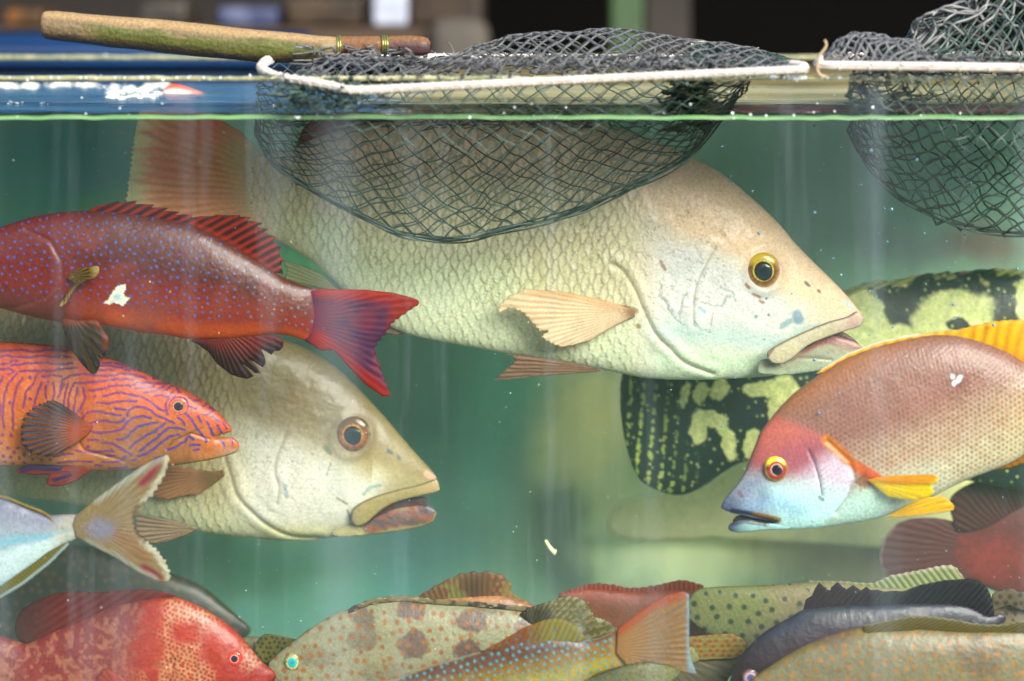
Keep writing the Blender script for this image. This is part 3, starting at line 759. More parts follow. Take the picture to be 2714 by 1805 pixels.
def c2(X, Y, c):
    v = c['v']
    base = mix(hexc('#80704c'), hexc('#94845c'), fbm(X, Y, 120, 3))
    base = mix(base, hexc('#a89c70'), ss(.3, .6, v)); base = mix(base, hexc('#b0b088'), ss(.7, .95, v))
    face = ss(560, 720, X)
    ch = face * ss(.42, .62, v + .00030 * (900 - X) + .12 * (fbm(X, Y, 90, 5) - .5)) * (1 - ss(960, 1090, X) * .85)
    base = mix(base, hexc('#786a48'), face * (1 - ss(.3, .6, v)) * .8)
    base = mix(base, hexc('#c4c4b2'), ch)
    base = mix(base, hexc('#d9d6c8'), np.exp(-((X - 770) / 90) ** 2 - ((Y - 1240) / 90) ** 2) * .8)
    base = mix(base, hexc('#aaaa80'), face * ss(.84, .95, v))
    base = mix(base, hexc('#8f8458'), ss(980, 1060, X) * (1 - ss(.9, 1, v)) * .6)
    return base * (.88 + .24 * fbm(X, Y, 50, 6))[:, None]
def m2(X, Y, b):
    for pts, h, r in [([(1010, 115), (1030, 130)], '#3c4a58', 5), ([(1072, 155), (1085, 170)], '#46506a', 4), ([(630, 80), (660, 120)], '#5c6a50', 7), ([(860, 380), (900, 340), (960, 330)], '#7f9a90', 5), ([(760, 480), (780, 540)], '#7a5a3c', 3.4), ([(660, 180), (640, 250)], '#7a8a7c', 3), ([(700, 400), (760, 440)], '#7a6048', 3), ([(380, 310), (390, 380)], '#8a9aa0', 6), ([(1250, 270), (1290, 300)], '#c89a80', 9)]:
        b = mix(b, hexc(h), .8 * (1 - ss(r * .6, r * 1.2, dline(X, Y, G2(pts)) + 5 * (fbm(X, Y, 14, 3) - .5))))
    e, r = scales(X, Y, 16, 12, 13, 1, 8, 60)
    w = np.exp(-((X - 800) / 110) ** 4 - ((Y - 1230) / 120) ** 4)
    return mix(b, b * .72, w * ss(.85, .98, e) * .8)
def pelv2(t, org):
    bx, by = L1([(1280, 620)])[0]
    P = cat(L1([(1230, 615), (1100, 570), (960, 545), (860, 530), (840, 560)]), jag(L1([(840, 560), (850, 640), (900, 690), (960, 720)]), 8, 4, 4), L1([(1050, 700), (1150, 665), (1215, 635)]))
    blob('pelvic_fin', P, .29, FIN, fincol('#a08a68', bx, by, 80, '#5c463c', .9, 3), t, org, 2.5, .15, 6, rays(bx, by, 80, 1.6))
def pect2(t, org):
    bx, by = L1([(1395, 265)])[0]
    P = cat(L1([(1400, 250), (1330, 262), (1200, 240), (1090, 215), (1000, 205), (940, 230)]), jag(L1([(940, 230), (930, 320), (960, 400)]), 7, 5, 4), L1([(1060, 425), (1180, 400), (1240, 400), (1320, 350), (1400, 290)]))
    f = fincol('#c08a58', bx, by, 90, '#a06a3c', .7, 3)
    def c(X, Y, cc):
        b = f(X, Y, cc); b = mix(b, hexc('#cc8a4c'), (1 - ss(0, 14, dline(X, Y, L1([(1390, 260), (1200, 235), (1000, 205)])))) * .8)
        return mix(b, hexc('#6e5a34'), (1 - ss(20, 70, np.hypot(X - bx + 20, Y - by - 10))) * .7)
    d0 = surf('s2', bx, by)
    blob('pectoral_fin', P, d0 - .003, FIN, c, t, org, 2.5, .12, 5, rays(bx, by, 90, 1.2), lambda X, Y: -.012 * ss(0, 1, (bx - X) / 180), alpha=lambda X, Y, c_: .8 + 0 * X)
def mouth2(t, org):
    lj = spl(G2([(760, 600), (850, 600), (930, 545), (1040, 500), (1160, 478), (1250, 475), (1300, 500), (1307, 530), (1280, 580), (1200, 610), (1080, 632), (950, 650), (820, 665), (690, 668), (660, 640)]), 5)
    up = G2([(850, 600), (960, 535), (1100, 500), (1250, 495), (1290, 520)])
    def c(X, Y, cc):
        b = mix(hexc('#948858'), hexc('#989666'), cc['v'])
        m = (1 - ss(16, 34, dline(X, Y, G2([(900, 590), (1000, 550), (1120, 545), (1240, 530)])) + 16 * (fbm(X, Y, 28, 4) - .5)))
        b = mix(b, mix(hexc('#4c3a44'), hexc('#7c3c34'), ss(.3, .7, fbm(X, Y, 26, 9, 4, sy=14))), m * .9)
        return mix(b, hexc('#4c4a52'), ss(1105, 1140, X) * (1 - ss(.2, .6, cc['v'])) * .8)
    blob('lower_jaw', lj, .328, SOFT, c, t, org, 2.5, .26, None, lambda X, Y, c: 5 * (fbm(X, Y, 30, 4) - .5))
    ml = spl(G2([(850, 590), (950, 500), (1080, 440), (1220, 420), (1250, 440), (1240, 500), (1100, 520), (950, 560)]), 4)
    blob('mouth_lining', ml, .33, SOFT, lambda X, Y, cc: mix(hexc('#54303a'), hexc('#2c2430'), fbm(X, Y, 20, 2)), t, org, 3, .2)
    lip = spl(G2([(1300, 310), (1325, 350), (1322, 385), (1240, 408), (1130, 432), (1020, 470), (940, 525), (870, 585), (810, 600), (780, 560), (785, 500), (850, 450), (960, 405), (1080, 372), (1200, 345)]), 5)
    blob('upper_lip', lip, .318, SOFT, lambda X, Y, cc: mix(mix(hexc('#8c8054'), hexc('#a08c64'), ss(1080, 1150, X)), hexc('#5e5234'), .85 * (1 - ss(1.5, 5, dline(X, Y, G2([(780, 540), (785, 500), (850, 450), (960, 405), (1080, 372), (1200, 345), (1290, 315)]))))), t, org, 2.5, .30, None, lambda X, Y, c: 2 * (fbm(X, Y, 20, 4) - .5))
snapper('s2', .345, s2, g2, p2, (935, 1151, 46), c2, [pelv2, pect2, mouth2], 'olive-tan snapper with open red mouth and brown eye behind the orange striped grouper', (500, 1100),
        [(0, '#201810'), (.50, '#201810'), (.54, '#c8984c'), (.58, '#8a5a34'), (.75, '#7a4c34'), (.88, '#5c4030'), (.96, '#8a7450'), (1, '#5c4c34')], ('#5c4428', .66, .95), 3.2, (31, 23, 25, 12), m2, 640, 1.0)

# ---- 3 dark red spotted trout
t, org = fthing('coral_grouper', 'dark red grouper with blue dots and a white scar, facing left above the striped one', 'fish', 350, 720, .12)
tr = spl(cat([(-330, 745), (-300, 700), (-200, 650), (-100, 622)], A5([(0, 240), (150, 190), (350, 150), (550, 138), (750, 150), (900, 168), (1100, 200), (1250, 245), (1400, 320), (1550, 410), (1700, 510), (1800, 570), (1950, 620), (2060, 628), (2080, 760), (2080, 950), (2000, 1000), (1900, 950), (1780, 915), (1640, 915), (1450, 935), (1200, 940), (1050, 915), (900, 900), (620, 850), (400, 835), (200, 800), (0, 745)]), [(-100, 800), (-230, 780)]), 5)
def c3(X, Y, c):
    v = c['v'] + .08 * (fbm(X, Y, 120, 3) - .5)
    b = mix(hexc('#6c3024'), hexc('#5c1c12'), ss(0, .4, v)); b = mix(b, hexc('#8c2410'), ss(.35, .7, v)); b = mix(b, hexc('#c85018'), ss(.74, .94, v) * ss(180, 320, X))
    head = 1 - ss(150, 260, X + .25 * (Y - 700))
    b = mix(b, mix(hexc('#7c2622'), hexc('#5a2a2c'), ss(.6, .95, v)), head * .8)
    b = mix(b, hexc('#8c3c2c'), .55 * ss(.52, .72, fbm(X, Y, 80, 11)) * ss(.1, .2, v))
    b = mix(b, hexc('#943048'), ss(790, 885, X + 30 * (fbm(X, Y, 30, 2) - .5)) * .9)  # body end blended into the tail's painted purple haze
    d, r = dots(X + 7 * fbm(X, Y, 40, 3), Y + 7 * fbm(X, Y, 44, 5), 25 + 0 * X, 20.5, .22, 2, -12)
    sz = 3.5 + 1.0 * (r - .5) - .9 * ss(400, 800, X)
    w = (1 - ss(sz * .7, sz * 1.25, d)) * (1 - ss(.74, .84, v)) 
    b = mix(b, b * .6, (1 - ss(sz, sz * 1.9, d)) * .5 * (1 - ss(.74, .84, v)))
    b = mix(b, mix(hexc('#4468c0'), hexc('#7c9cb0'), ss(500, 850, X)), w * .8)
    gl_ = A5([(170, 250), (330, 320), (400, 440), (400, 560), (330, 660), (150, 730), (0, 760)])
    b = mix(b, hexc('#8c4440'), .4 * (1 - ss(1, 7, dline(X, Y, gl_) )))
    wx = X + 5 * (fbm(X, Y, 9, 6) - .5); wy = Y + 5 * (fbm(X, Y, 9, 16) - .5)
    w = pinside(wx, wy, A5([(662, 706), (700, 670), (725, 625), (750, 595), (800, 578), (806, 600), (790, 640), (805, 660), (832, 672), (805, 690), (780, 718), (755, 708), (730, 695), (700, 706)])).astype(float)
    return mix(b, mix(hexc('#ffffe8'), hexc('#b8e4e8'), 1 - ss(2, 16, np.hypot(X - 320, Y - 782))), w)
def h3(X, Y, c):
    gl_ = A5([(170, 250), (330, 320), (400, 440), (400, 560), (330, 660), (150, 730), (0, 760)])
    d = dline(X, Y, gl_); return -2.5 * np.exp(-(d / 6) ** 2) + 3 * (fbm(X, Y, 60, 4) - .5)
blob('body', tr, .12, SKIN, c3, t, org, 2.8, .32, None, h3, None, 'tr', tf=lambda X, Y: 1 - .86 * ss(770, 890, X))
tp3 = cat(A5([(1900, 640), (2050, 625)]), F([(840, 667), (905, 674), (945, 684), (962, 690), (966, 697)]), jag(F([(966, 697), (940, 716), (905, 740), (885, 768), (862, 800), (872, 840), (886, 880), (898, 913)]), 16, 6, 3), F([(880, 912), (840, 885), (800, 842), (768, 806)]), A5([(2000, 1010), (1900, 950)]))
def ct3(X, Y, c):
    r, rad = raycol(X, Y, 760, 840, 90, 3)
    b = mix(hexc('#94305a'), hexc('#6a2a5e'), ss(.4, .65, fbm(X, Y, 60, 3))); b = b * (.75 + .45 * r)[:, None]  # purple paints the haze of the glass reflection over the tail
    e = np.minimum(dline(X, Y, F([(740, 664), (905, 674), (966, 692)])), dline(X, Y, F([(735, 780), (800, 842), (885, 915)])))
    b = mix(b, hexc('#d02818'), (1 - ss(10, 36, e)) * .95)
    return mix(b, hexc('#c02416'), ss(1010, 1060, X))
blob('tail_fin', tp3, .118, FIN, ct3, t, org, 2.6, .16, 9, rays(760, 840, 90, 1.2))
d3 = cat(A5([(540, 140), (600, 112), (680, 90), (740, 75), (748, 90), (800, 80), (852, 74), (846, 95), (900, 96), (962, 100), (940, 118), (1000, 118), (1052, 120), (1020, 138), (1080, 140), (1122, 145), (1085, 163), (1150, 160), (1200, 165), (1185, 182), (1250, 172), (1330, 172), (1350, 162), (1420, 166), (1500, 163), (1490, 176), (1575, 173), (1540, 195), (1640, 215), (1600, 235), (1672, 250), (1640, 275), (1720, 300), (1700, 330), (1752, 365), (1735, 400), (1762, 440), (1750, 480), (1768, 535), (1700, 520), (1550, 425), (1400, 340), (1250, 270), (1100, 225), (900, 195), (700, 180)]))
def cd3(X, Y, c):
    a = (X * .55 + Y * 1.0) / 11.0
    b = mix(hexc('#5c140e'), hexc('#c8321e'), ss(.45, .75, .5 + .5 * np.sin(a * 3.1 + 2 * fbm(X, Y, 50, 2))))
    return mix(b, hexc('#d84a34'), (1 - ss(0, 12, dline(X, Y, A5([(1200, 215), (1400, 310), (1550, 400), (1700, 510)])))) * .7)
blob('dorsal_fin', d3, .12, FIN, cd3, t, org, 2.4, .14, 8, lambda X, Y, c: 1.5 * np.sin((X * .55 + Y) / 11 * 3.1))
pc3 = spl(A5([(420, 550), (450, 520), (500, 492), (560, 483), (625, 472), (636, 495), (628, 520), (605, 545), (570, 558), (530, 580), (490, 605), (455, 650), (430, 700), (395, 724), (385, 705), (410, 670), (435, 630), (465, 590), (440, 570)]), 4)
bx, by = A5([(425, 550)])[0]
blob('pectoral_fin', pc3, surf('tr', bx, by) - .004, FIN, lambda X, Y, c: mix(mix(hexc('#3a2a1c'), hexc('#b08a34'), ss(.35, .7, .5 + .5 * np.cos(np.arctan2(Y - by, X - bx) * 40))), hexc('#d8c070'), ss(60, 85, np.hypot(X - bx, (Y - by)) )), t, org, 2, .2, 5, rays(bx, by, 40, 2), lambda X, Y: -.015 * np.clip(np.hypot(X - bx, Y - by) / 90, 0, 1))
pv3 = spl(A5([(385, 815), (480, 822), (600, 820), (640, 880), (678, 930), (670, 1000), (635, 1062), (612, 1038), (625, 1090), (590, 1157), (540, 1125), (470, 1040), (420, 950)]), 4)
bx3, by3 = A5([(440, 780)])[0]
blob('pelvic_fin', pv3, .105, FIN, lambda X, Y, c: mix(mix(hexc('#241410'), hexc('#5a4a28'), ss(.4, .7, .5 + .5 * np.cos(np.arctan2(Y - by3, X - bx3) * 26))), hexc('#a03a18'), np.clip((1 - ss(0, 16, dline(X, Y, A5([(400, 830), (600, 825), (660, 900), (665, 990)])))) * .8, 0, 1)), t, org, 2.4, .15, 7, rays(bx3, by3, 26, 2))
an3 = A5([(1180, 945), (1350, 925), (1560, 908), (1660, 912), (1720, 915), (1768, 945), (1765, 985), (1740, 1012), (1712, 1010), (1692, 1035), (1625, 995), (1648, 1040), (1655, 1090), (1638, 1115), (1560, 1062), (1600, 1110), (1622, 1148), (1590, 1150), (1510, 1085), (1560, 1140), (1582, 1168), (1542, 1187), (1490, 1175), (1440, 1160), (1350, 1090), (1300, 1020), (1240, 975)])
blob('anal_fin', an3, .118, FIN, lambda X, Y, c: mix(mix(hexc('#8a1c0c'), hexc('#3a0c0c'), ss(.1, .7, c['v'])), hexc('#3a2a6a'), (1 - ss(2.5, 4.5, dots(X, Y, 22, 18, .2, 4)[0])) * ss(660, 700, X) * .8), t, org, 2.4, .15, 8, rays(560, 840, 70, 1.5))
e = None
eye('tr', -230, 690, 26, 26, rings([(0, '#201010'), (.5, '#201010'), (.56, '#c87830'), (1, '#6a2418')]), t, org)

# ---- 4 orange grouper with purple lines
C8 = lambda pts: Z(0, 880, 3.336, pts)
t, org = fthing('lined_grouper', 'orange grouper with wavy purple lines and a black fan fin, facing right', 'fish', 250, 1080, .19)
b4 = spl(cat([(-480, 1050), (-380, 960), (-200, 915), (-90, 905)], C8([(0, 92), (200, 105), (400, 125), (640, 172), (860, 218), (1000, 248), (1200, 322), (1400, 420), (1500, 465), (1620, 502), (1780, 592), (1900, 682), (2000, 790), (2046, 850), (2035, 882), (1950, 905), (1990, 902), (1940, 916), (1890, 930), (1940, 932), (2000, 928), (2062, 938), (2112, 990), (2100, 1050), (2035, 1085), (1850, 1132), (1600, 1172), (1350, 1202), (1100, 1225), (800, 1228), (600, 1195), (300, 1178), (0, 1188)]), [(-90, 1235), (-250, 1220), (-400, 1180), (-560, 1230), (-600, 1120), (-590, 990)]), 5)
ST = [[(0, 210), (80, 195), (160, 205), (300, 210), (380, 198), (480, 212), (560, 205), (640, 215)], [(0, 268), (90, 262), (140, 235), (180, 240)], [(130, 275), (250, 262), (400, 255), (520, 268), (660, 262)], [(30, 312), (110, 300), (150, 330), (100, 355)], [(200, 325), (330, 322), (480, 325), (560, 308), (700, 300)], [(0, 160), (200, 150), (300, 165), (420, 150), (600, 165)],
 [(400, 372), (480, 362), (570, 372)], [(565, 460), (580, 400), (640, 368), (780, 352), (860, 370), (1000, 372), (1080, 355), (1180, 368), (1300, 398)], [(665, 460), (680, 425), (760, 430), (900, 418), (1060, 400), (1200, 408)], [(810, 492), (900, 490), (1000, 462), (1100, 455), (1180, 460), (1240, 432), (1340, 440), (1480, 460)], [(880, 320), (960, 322), (1030, 328)], [(890, 288), (1000, 290), (1100, 312), (1160, 332)], [(915, 265), (990, 268)], [(1030, 272), (1150, 300), (1200, 330)], [(1220, 330), (1280, 350), (1350, 378)], [(1360, 405), (1420, 415), (1480, 450)],
 [(60, 360), (30, 440), (15, 560), (40, 640), (20, 760)], [(180, 345), (110, 430), (70, 540), (60, 680), (70, 820)], [(225, 380), (180, 470), (150, 600), (150, 740), (150, 830)], [(355, 350), (330, 430), (265, 500), (245, 600), (240, 640)], [(400, 425), (370, 490), (345, 560), (340, 640)], [(455, 415), (430, 480), (440, 560)], [(500, 425), (510, 500), (500, 580)], [(590, 440), (560, 500), (550, 550)], [(628, 430), (605, 520), (590, 610)], [(655, 480), (635, 560), (640, 660)], [(712, 470), (690, 580), (680, 680)], [(762, 470), (780, 560), (740, 650), (700, 700)],
 [(930, 545), (1000, 530), (1080, 515), (1160, 530), (1260, 550), (1350, 600), (1420, 660), (1465, 680)], [(885, 600), (960, 610), (1040, 600), (1120, 588), (1230, 590)], [(755, 745), (790, 695), (860, 672), (930, 685), (1000, 695), (1090, 715)], [(1040, 650), (1090, 660), (1130, 665)], [(740, 782), (820, 785), (880, 765), (960, 760), (1050, 778), (1100, 765), (1125, 740)], [(1150, 720), (1160, 670), (1210, 640), (1290, 640), (1350, 670), (1400, 715)], [(1420, 720), (1480, 750), (1555, 785)], [(830, 855), (900, 865), (1000, 862), (1060, 845), (1110, 830), (1140, 780), (1200, 735), (1270, 725), (1350, 740)], [(1145, 905), (1180, 860), (1230, 820), (1300, 795), (1410, 780)], [(1050, 930), (1110, 925), (1145, 900)], [(1165, 1005), (1220, 950), (1300, 900), (1380, 860), (1430, 820), (1475, 790)],
 [(1255, 1028), (1330, 970), (1400, 920), (1450, 870), (1510, 830), (1580, 825), (1650, 850)], [(1240, 1080), (1320, 1050), (1390, 1000), (1450, 950), (1510, 905), (1600, 890)], [(1185, 1120), (1220, 1105)], [(930, 955), (1000, 960), (1080, 1000), (1140, 1040), (1180, 1065)], [(690, 1020), (760, 1038), (860, 1040), (950, 1028), (1020, 1030)], [(525, 1140), (620, 1132), (720, 1122), (840, 1130)], [(920, 1132), (1000, 1132), (1090, 1120)], [(970, 1195), (1050, 1192), (1130, 1188)], [(860, 1160), (920, 1168)], [(800, 930), (900, 930)], [(500, 1080), (600, 1060), (660, 1050)],
 [(1220, 482), (1300, 478), (1370, 470)], [(1285, 515), (1370, 515), (1450, 480)], [(1460, 515), (1520, 475)], [(1380, 550), (1440, 545), (1480, 560)], [(1560, 480), (1590, 530)], [(1530, 520), (1500, 570), (1480, 620), (1480, 660), (1500, 710)], [(1540, 560), (1600, 590), (1650, 600)], [(1650, 630), (1740, 665)], [(1640, 690), (1700, 750), (1740, 820), (1800, 900), (1835, 955)], [(1840, 780), (1870, 840), (1890, 910)], [(1815, 720), (1870, 705), (1890, 690)], [(1680, 570), (1690, 575)], [(1720, 600), (1770, 605)], [(1800, 650), (1830, 630)], [(1885, 740), (1950, 785)], [(1930, 815), (1960, 890)], [(1760, 730), (1790, 780)], [(1860, 660), (1880, 672)], [(1980, 800), (2010, 850)], [(1590, 740), (1620, 760), (1645, 800)], [(1490, 1025), (1560, 1000), (1640, 955), (1680, 905), (1730, 930)], [(1690, 985), (1780, 985)], [(1960, 960), (1990, 1005)], [(2055, 940), (2060, 990)], [(1720, 1035), (1770, 1020)], [(1380, 1105), (1480, 1075)], [(960, 1075), (1030, 1070)]]
SP = [(120, 600), (300, 565), (55, 885), (130, 885), (185, 1000), (240, 1065), (115, 1085), (55, 1075), (305, 1110), (385, 1115), (462, 1112), (40, 960), (150, 1040), (5, 1025), (190, 1100), (60, 1130), (130, 1150), (230, 1142), (10, 1105), (800, 990), (1120, 1088), (1010, 1030), (860, 545), (290, 380), (420, 1030), (100, 1000), (270, 1000)]
def c4(X, Y, c):
    v = c['v']
    b = mix(hexc('#dc5c34'), hexc('#c06830'), ss(.1, .5, v)); b = mix(b, hexc('#c08048'), ss(.7, 1, v))
    gillr = ss(230, 300, X + .1 * Y - 105) * ss(.35, .55, v) * (1 - ss(480, 560, X))
    b = mix(b, hexc('#966030'), gillr * .85)
    for x in (105, 60, 225, 10, -60, -130): pass
    bars = .5 + .5 * np.sin((X + .15 * Y) / 11.5)
    b = mix(b, hexc('#e08048'), (1 - ss(.35, .5, v)) * ss(.55, .75, fbm(X, Y, 60, 5, 2, sy=160)) * (1 - ss(300, 400, X)) * .9)
    b = mix(b, hexc('#b84a20'), (1 - ss(.5, .7, v)) * ss(.5, .62, fbm(X, Y, 50, 15, 2, sy=130)) * .5 * (1 - ss(330, 420, X)))
    b = b * (.84 + .32 * fbm(X, Y, 14, 6))[:, None]
    wx = X + 2.6 * (fbm(X, Y, 9, 7) - .5) * 2; wy = Y + 2.6 * (fbm(X, Y, 9, 8) - .5) * 2
    d = np.full(X.shape, 99.)
    for pl in ST:
        p = C8(pl); m = (X > p[:, 0].min() - 8) & (X < p[:, 0].max() + 8) & (Y > p[:, 1].min() - 8) & (Y < p[:, 1].max() + 8)
        if m.any(): d[m] = np.minimum(d[m], dline(wx[m], wy[m], p))
    for q in C8(SP): d = np.minimum(d, np.hypot(wx - q[0], wy - q[1]) - 1.8)
    off = (X < 0)
    d = np.where(off, np.abs(((X + 8 * np.sin(Y / 60)) % 26) - 13), d)
    col = mix(hexc('#7a2c6c'), hexc('#3c2c8c'), ss(220, 420, X) * ss(.15, .5, v))
    b = mix(b, col, (1 - ss(1.9, 4.2, d)) * .92)
    b = mix(b, hexc('#4c3018'), .7 * (1 - ss(.6, 2, dline(X, Y, C8([(1510, 985), (1600, 920), (1760, 845), (1810, 825)])))))
    b = mix(b, hexc('#b09078'), ss(.5, .9, v) * ss(560, 625, X) * .9)
    return b
blob('body', b4, .19, SKIN, c4, t, org, 2.3, .30, None, lambda X, Y, c: 4 * (fbm(X, Y, 50, 4) - .5) - 4 * np.exp(-(dline(X, Y, C8([(740, 700), (700, 900), (760, 1020), (1100, 1120)])) / 5) ** 2) - 4 * np.exp(-(dline(X, Y, C8([(1490, 1020), (1540, 950), (1700, 880), (1850, 935)])) / 3) ** 2), None, 'st')
bx, by = C8([(830, 860)])[0]
arc = C8([(440, 585), (330, 630), (250, 700), (222, 780), (212, 860), (218, 940), (260, 1010), (330, 1060), (430, 1082)])
pf = cat(C8([(830, 830), (740, 770), (650, 690), (560, 620), (500, 590)]), jag(arc, 22, 8, 6, .2), C8([(560, 1050), (680, 980), (780, 910)]))
def cp4(X, Y, c):
    a = np.arctan2(Y - by, X - bx); r = np.hypot(X - bx, Y - by)
    k = .5 + .5 * np.cos(a * 64); w = ss(45, 100, r)
    b = mix(hexc('#c8582c'), hexc('#b86a34'), w)
    b = mix(b, mix(hexc('#1c1420'), hexc('#2a2a5c'), fbm(X, Y, 20, 3)), w * ss(.25, .6, k))
    top = np.exp(-(dline(X, Y, C8([(700, 700), (520, 600), (440, 590)])) / 26) ** 2)
    return mix(b, hexc('#1c1418'), top * .85)
blob('pectoral_fin', pf, surf('st', bx, by) - .004, FIN, cp4, t, org, 2, .12, 4, rays(bx, by, 64, 1.4), lambda X, Y: -.018 * np.clip((bx - X) / 180, 0, 1),
     alpha=lambda X, Y, c: 1 - .6 * ss(80, 150, np.hypot(X - bx, Y - by)) * (1 - ss(.2, .5, .5 + .5 * np.cos(np.arctan2(Y - by, X - bx) * 64))))
bx2, by2 = C8([(860, 1190)])[0]
pv4 = spl(C8([(135, 1232), (180, 1200), (245, 1175), (380, 1172), (500, 1180), (820, 1200), (780, 1240), (740, 1272), (640, 1332), (500, 1366), (415, 1345), (420, 1300), (425, 1262), (300, 1262), (200, 1252)]), 4)
blob('pelvic_fin', pv4, .178, FIN, lambda X, Y, c: mix(mix(hexc('#b8442c'), hexc('#7c2c2c'), .5 + .5 * np.cos(np.arctan2(Y - by2, X - bx2) * 46)), hexc('#2c2460'), np.clip((1 - ss(6, 16, dline(X, Y, C8([(200, 1210), (300, 1190), (520, 1200)])))) + (1 - ss(3, 8, dline(X, Y, C8([(480, 1310), (620, 1260)])))), 0, 1) * .9), t, org, 2.4, .15, 6, rays(bx2, by2, 46, 1.5))
df4 = cat([(-300, 905), (-100, 880)], C8([(0, 88)]), jag(C8([(0, 86), (200, 96), (400, 112), (560, 122), (650, 160), (700, 175)]), 16, 2.5, 3), C8([(640, 190), (400, 150), (200, 130), (0, 120)]), [(-100, 920)])
blob('dorsal_fin', df4, .19, FIN, fincol('#d85238', -200, 2200, 400, '#7a2418', .8, 3), t, org, 2.2, .2, 5)
x, yy = C8([(1572, 655)])[0]
eye('st', x + 2, yy, 27, 25, rings([(0, '#181018'), (.44, '#181018'), (.49, '#d8c0a0'), (.54, '#a85838'), (.86, '#d86840'), (.92, '#5a3aa0'), (1, '#c86038')]), t, org, (.50, '#2a2430'), (1, 0), .26)
def simple(name, label, cat, y, cx, cyy): return fthing(name, label, cat, cx, cyy, y)
BLK = rings([(0, '#101014'), (.45, '#101014'), (.52, '#c8b070'), (.62, '#8a6a40'), (1, '#5a4a34')])

# ---- 17 yellow finned speckled snapper
DD = lambda pts: Z(1860, 780, 2.45, pts)
t, org = simple('yellowfin_snapper', 'speckled pink-brown snapper with yellow fins and blue snout, facing left at the right', 'fish', .085, 2400, 1100)
b17 = spl(cat(DD([(128, 1372), (145, 1335), (200, 1268), (270, 1170), (330, 1020), (380, 900), (425, 835), (500, 740), (600, 640), (700, 565), (800, 497), (950, 408), (1150, 336), (1400, 278), (1600, 262), (1800, 300), (2000, 380), (2200, 500)]), [(2860, 1000), (2960, 1020), (3080, 960), (3050, 1080), (3080, 1190), (2960, 1140), (2850, 1150)], DD([(2200, 960), (2092, 1042), (2000, 1098), (1900, 1138), (1750, 1192), (1600, 1262), (1450, 1340), (1300, 1400), (1150, 1450), (1000, 1482), (800, 1512), (600, 1526), (480, 1524), (470, 1480), (390, 1462), (300, 1443), (190, 1418), (130, 1390)])), 5)
def loc17(X, Y):                  # along / across the tilted body
    return rot(X, Y, -22, 2260, 1180)
